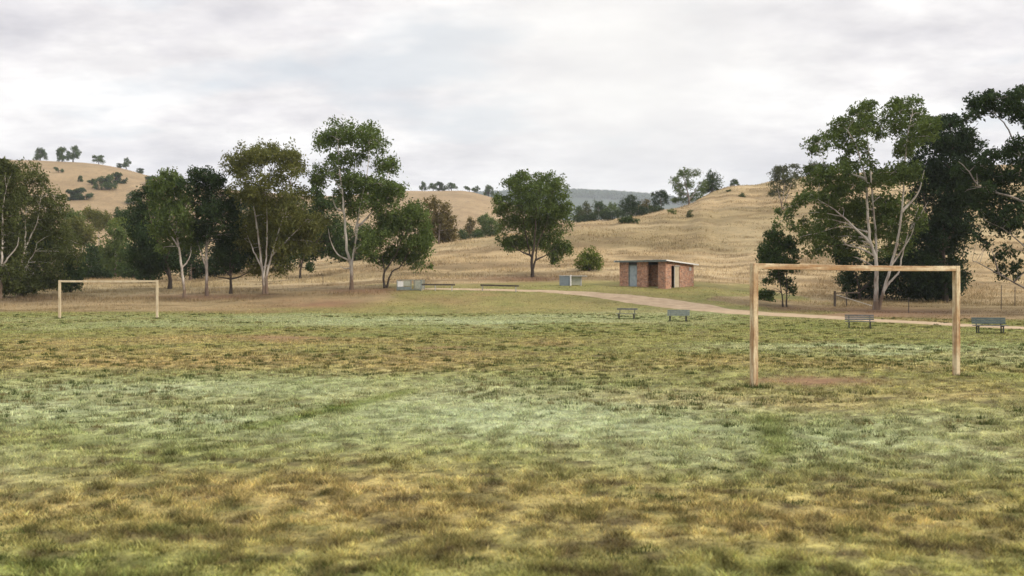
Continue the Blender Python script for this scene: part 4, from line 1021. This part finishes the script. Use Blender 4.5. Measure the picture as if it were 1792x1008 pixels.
# ------------------------------------------------------------------ panel crate under the leaning tree
def crate():
    D = ray(717, 508); s = D / F; x = (695 - 896) / F * D
    r = empty('panel_crate', (x, D, hgt(x + 1, D) - .03), math.radians(-8)); tag(r, 'low open crate of pale and green panels under the leaning tree', 'crate')
    W, Dp, h = 43 * s, 1.2, 1.0
    bm = bmesh.new()
    for X in (0, W * .58, W):
        for Y in (0, Dp): bar(bm, (X, Y, -.1), (X, Y, h), .07, .07, (0,1,0))
    for Y in (0, Dp):
        bar(bm, (.036, Y, h - .03), (W - .036, Y, h - .03), .05); bar(bm, (.036, Y, .10), (W - .036, Y, .10), .05)
    for X in (0, W): bar(bm, (X, .036, h - .03), (X, Dp - .036, h - .03), .05)
    bm_obj('frame', bm, M['greytrim'], r)
    bm = bmesh.new(); box(bm, .04, W * .26, -.012, .012, .36, .86); bm_obj('panel', bm, M['whitetrim'], r)
    bm = bmesh.new(); box(bm, W * .265, W * .55, -.010, .014, .42, .90); bm_obj('panel', bm, M['sage'], r)
    bm = bmesh.new(); box(bm, .04, W * .55, -.014, .010, .13, .355); bm_obj('panel', bm, M['greytrim'], r)
    bm = bmesh.new(); box(bm, W * .62, W * .96, Dp - .01, Dp + .012, .16, .92); bm_obj('panel', bm, M['sage'], r)
    bm = bmesh.new(); box(bm, .04, W - .04, .04, Dp - .04, .04, .075); bm_obj('floor_board', bm, M['whitetrim'], r)
crate()
# ------------------------------------------------------------------ barbecue block with bench top
def block():
    D = ray(990, 500); s = D / F; x = (979 - 896) / F * D
    r = empty('barbecue_block', (x, D, hgt(x + .8, D) - .05), math.radians(-6)); tag(r, 'blue grey block with long side shelf between lone gum and brick hut', 'barbecue')
    w = 18.5 * s; h = 19 * s; L = 48 * s
    bm = bmesh.new(); box(bm, 0, w, 0, .9, -.2, h - .07); bm_obj('body', bm, M['bluegrey'], r, bevel=.01)
    bm = bmesh.new(); box(bm, -.04, w + .001, -.04, .94, h - .069, h); bm_obj('top', bm, M['concrete'], r, bevel=.01)
    bm = bmesh.new(); box(bm, w + .002, w + .12, -.05, .95, -.2, h + .02); bm_obj('end_post', bm, M['whitetrim'], r, bevel=.01)
    bm = bmesh.new(); box(bm, w + .122, L, .0, .9, h - .10, h - .02); bm_obj('shelf', bm, M['concrete'], r, bevel=.01)
    bm = bmesh.new(); box(bm, w + .122, L - .5, .3, .38, .12, h - .102); bm_obj('panel', bm, M['sage'], r)
    bm = bmesh.new(); box(bm, L - .62, L - .5, .285, .395, -.2, h - .104); bm_obj('leg', bm, M['concrete'], r)
block()
# ------------------------------------------------------------------ gate corner and fence posts on the right
def gate():
    D = 84; x = (1461 - 896) / F * D; g = hgt(x, D); s = D / F
    r = empty('fence_strainer', (x, D, g)); tag(r, 'dark timber fence corner with top rail and diagonal brace by the pale gum', 'fence')
    h = 27 * s; L = 35 * s
    bm = bmesh.new(); bar(bm, (0,0,-.4), (0,0,h), .17, .17, (0,1,0)); bm_obj('post', bm, M['darkwood'], r, bevel=.02)
    bm = bmesh.new(); bar(bm, (L * .62,.2,-.4), (L * .62,.2,h * .93), .09, .09, (0,1,0)); bm_obj('post', bm, M['darkwood'], r, bevel=.01)
    bm = bmesh.new(); bar(bm, (.09, 0, h - .18), (L + .5, .3, h - .14), .09, .11); bm_obj('rail', bm, M['darkwood'], r, bevel=.01)
    bm = bmesh.new(); bar(bm, (.09, -.05, h - .32), (L * 1.9, .2, .05), .05, .06); bm_obj('brace', bm, M['palewood'], r)
gate()
FP = 'fence posts in the dry grass'
for px, py0, py1, D, lab in ((565, 481, 498, None, 'single short fence post in the dry grass left of the tallest white gum'),
                             (1752, 503, 545, 80, 'thin fence post in brown grass right of the near goal'),
                             (1776, 506, 540, 84, 'second thin fence post in brown grass by the right edge'),
                             (1590, 524, 552, 74, 'thin low post between pale gum and near goal right post')):
    D = D or ray(px, py1); x = (px - 896) / F * D; g = hgt(x, D)
    bm = bmesh.new(); bar(bm, (0,0,-.3), (.02,.01, (py1 - py0) * D / F), .055, .055, (0,1,0))
    o = bm_obj('fence_post', bm, M['darkwood'], None, bevel=.01); o.location = (x, D, g); tag(o, lab, 'post', FP)
# pale log and debris left
def log(px, py, L, rr, rz, label):
    D = ray(px, py); x = (px - 896) / F * D
    P = smooth_path(np.array([[-L/2,0,rr*.8],[0,.08,rr],[L/2,-.05,rr*1.15]]), 5); V, Fq = tube(P, np.linspace(rr, rr * .6, len(P)), 8)
    o = mesh_np('fallen_log', V, Fq, M['palewood'], None, True); o.location = (x, D, hgt(x, D)); o.rotation_euler = (0, 0, math.radians(rz))
    tag(o, label, 'log')

# ------------------------------------------------------------------ sky, sun, haze
SUN_EL, SUN_AZ = math.radians(30), math.radians(112)      # azimuth clockwise from the view direction (+Y)
def world():
    w = bpy.data.worlds.new('World'); S.world = w; w.use_nodes = True
    nt = w.node_tree; nt.nodes.clear()
    out = nd(nt, 'ShaderNodeOutputWorld'); bg = nd(nt, 'ShaderNodeBackground'); bg.inputs[1].default_value = .1
    sk = nd(nt, 'ShaderNodeTexSky', sky_type='NISHITA'); sk.sun_disc = False
    sk.sun_elevation = SUN_EL; sk.sun_rotation = SUN_AZ; sk.air_density = 1.0; sk.dust_density = 1.2
    tc = nd(nt, 'ShaderNodeTexCoord'); sp = nd(nt, 'ShaderNodeSeparateXYZ'); nt.links.new(tc.outputs['Generated'], sp.inputs[0])
    def math_(op, a, b=None, c=None):
        n = nd(nt, 'ShaderNodeMath', operation=op)
        for i, v in enumerate((a, b, c)):
            if v is None: continue
            if hasattr(v, 'is_linked'): nt.links.new(v, n.inputs[i])
            else: n.inputs[i].default_value = v
        return n.outputs[0]
    z = math_('MAXIMUM', sp.outputs[2], 0.0); zd = math_('ADD', z, .24)
    cv = nd(nt, 'ShaderNodeCombineXYZ')
    nt.links.new(math_('DIVIDE', sp.outputs[0], zd), cv.inputs[0]); nt.links.new(math_('DIVIDE', sp.outputs[1], zd), cv.inputs[1])
    mp = nd(nt, 'ShaderNodeMapping'); mp.inputs['Scale'].default_value = (1.0, 1.25, 1); mp.inputs['Location'].default_value = (3.1, 1.7, 0)
    nt.links.new(cv.outputs[0], mp.inputs[0])
    n1 = noise(nt, mp.outputs[0], 1.9, 5, .52); n2 = noise(nt, mp.outputs[0], 5.5, 6, .6); n3 = noise(nt, mp.outputs[0], 1.5, 4, .5)
    body = ramp(nt, n1, [(.36, (1.08,1.06,1.035)), (.46, (.97,.94,.925)), (.54, (.82,.79,.80)), (.64, (.65,.63,.665))])
    det = ramp(nt, n2, [(.35, (.88,.88,.89)), (.62, (1.07,1.07,1.065))])
    cl = mixrgb(nt, body, det, 1.0, 'MULTIPLY')
    # thin gaps showing pale blue
    gap = ramp(nt, n3, [(.36, (1,1,1)), (.46, (0,0,0))])
    sc = nd(nt, 'ShaderNodeVectorMath', operation='SCALE'); sc.inputs[3].default_value = .1; nt.links.new(sk.outputs[0], sc.inputs[0])
    blue = mixrgb(nt, sc.outputs[0], (.76,.80,.83,1), .65)
    cl = mixrgb(nt, cl, blue, mixrgb(nt, gap, (.7,.7,.7,1), 1.0, 'MULTIPLY'))
    # thin bright cloud round a low brightness ahead
    dv = nd(nt, 'ShaderNodeVectorMath', operation='DOT_PRODUCT'); nt.links.new(tc.outputs['Generated'], dv.inputs[0])
    az, el = math.radians(6.5), math.radians(12.6)
    dv.inputs[1].default_value = (math.sin(az) * math.cos(el), math.cos(az) * math.cos(el), math.sin(el))
    gl = math_('POWER', math_('MAXIMUM', dv.outputs['Value'], 0.0), 70.0)
    cl = mixrgb(nt, cl, (.95,.93,.885,1), math_('MULTIPLY', gl, .75))
    # overcast: brighter overhead than along the horizon
    mr = nd(nt, 'ShaderNodeMapRange', interpolation_type='SMOOTHSTEP'); nt.links.new(z, mr.inputs[0])
    mr.inputs[1].default_value = .26; mr.inputs[2].default_value = .85; mr.inputs[3].default_value = 1.0; mr.inputs[4].default_value = 2.2
    lp = math_('MULTIPLY', mr.outputs[0], 10.0)
    fin = nd(nt, 'ShaderNodeVectorMath', operation='SCALE'); nt.links.new(cl, fin.inputs[0]); nt.links.new(lp, fin.inputs[3])
    nt.links.new(fin.outputs[0], bg.inputs[0]); nt.links.new(bg.outputs[0], out.inputs[0])
world()
sl = bpy.data.lights.new('sun', 'SUN'); sl.energy = 3.2; sl.angle = math.radians(10); sl.color = (1, .90, .76)
so = bpy.data.objects.new('sun', sl); COL.objects.link(so)
sd = Vector((math.sin(SUN_AZ) * math.cos(SUN_EL), math.cos(SUN_AZ) * math.cos(SUN_EL), math.sin(SUN_EL)))
so.rotation_euler = sd.to_track_quat('Z', 'Y').to_euler(); so.location = (30, -20, 60)

def haze():
    m, nt, out = newmat('valley_haze')
    v = nd(nt, 'ShaderNodeVolumePrincipled'); v.inputs['Color'].default_value = (.80,.88,1,1); v.inputs['Density'].default_value = .00012
    nt.links.new(v.outputs[0], out.inputs['Volume'])
    bm = bmesh.new(); box(bm, -37500, 37500, -200, 9200, -3, 520)
    o = bm_obj('haze', bm, m); tag(o, kind='stuff'); o['label'] = 'thin bluish morning air over the far ridge'; o['category'] = 'haze'
haze()

# ------------------------------------------------------------------ camera
cd = bpy.data.cameras.new('camera'); cd.lens = 35; cd.sensor_width = 36; cd.clip_start = .1; cd.clip_end = 40000
cd.dof.use_dof = True; cd.dof.focus_distance = 27; cd.dof.aperture_fstop = 1.9
co = bpy.data.objects.new('camera', cd); COL.objects.link(co); co.location = (0, 0, H); co.rotation_euler = (math.radians(90), 0, 0)
S.camera = co
S.view_settings.view_transform = 'Standard'; S.view_settings.look = 'None'; S.view_settings.exposure = .06; S.view_settings.gamma = 1
S.cycles.max_bounces = 6; S.cycles.transparent_max_bounces = 8; S.cycles.volume_bounces = 1
S.cycles.use_denoising = True; S.cycles.use_adaptive_sampling = False
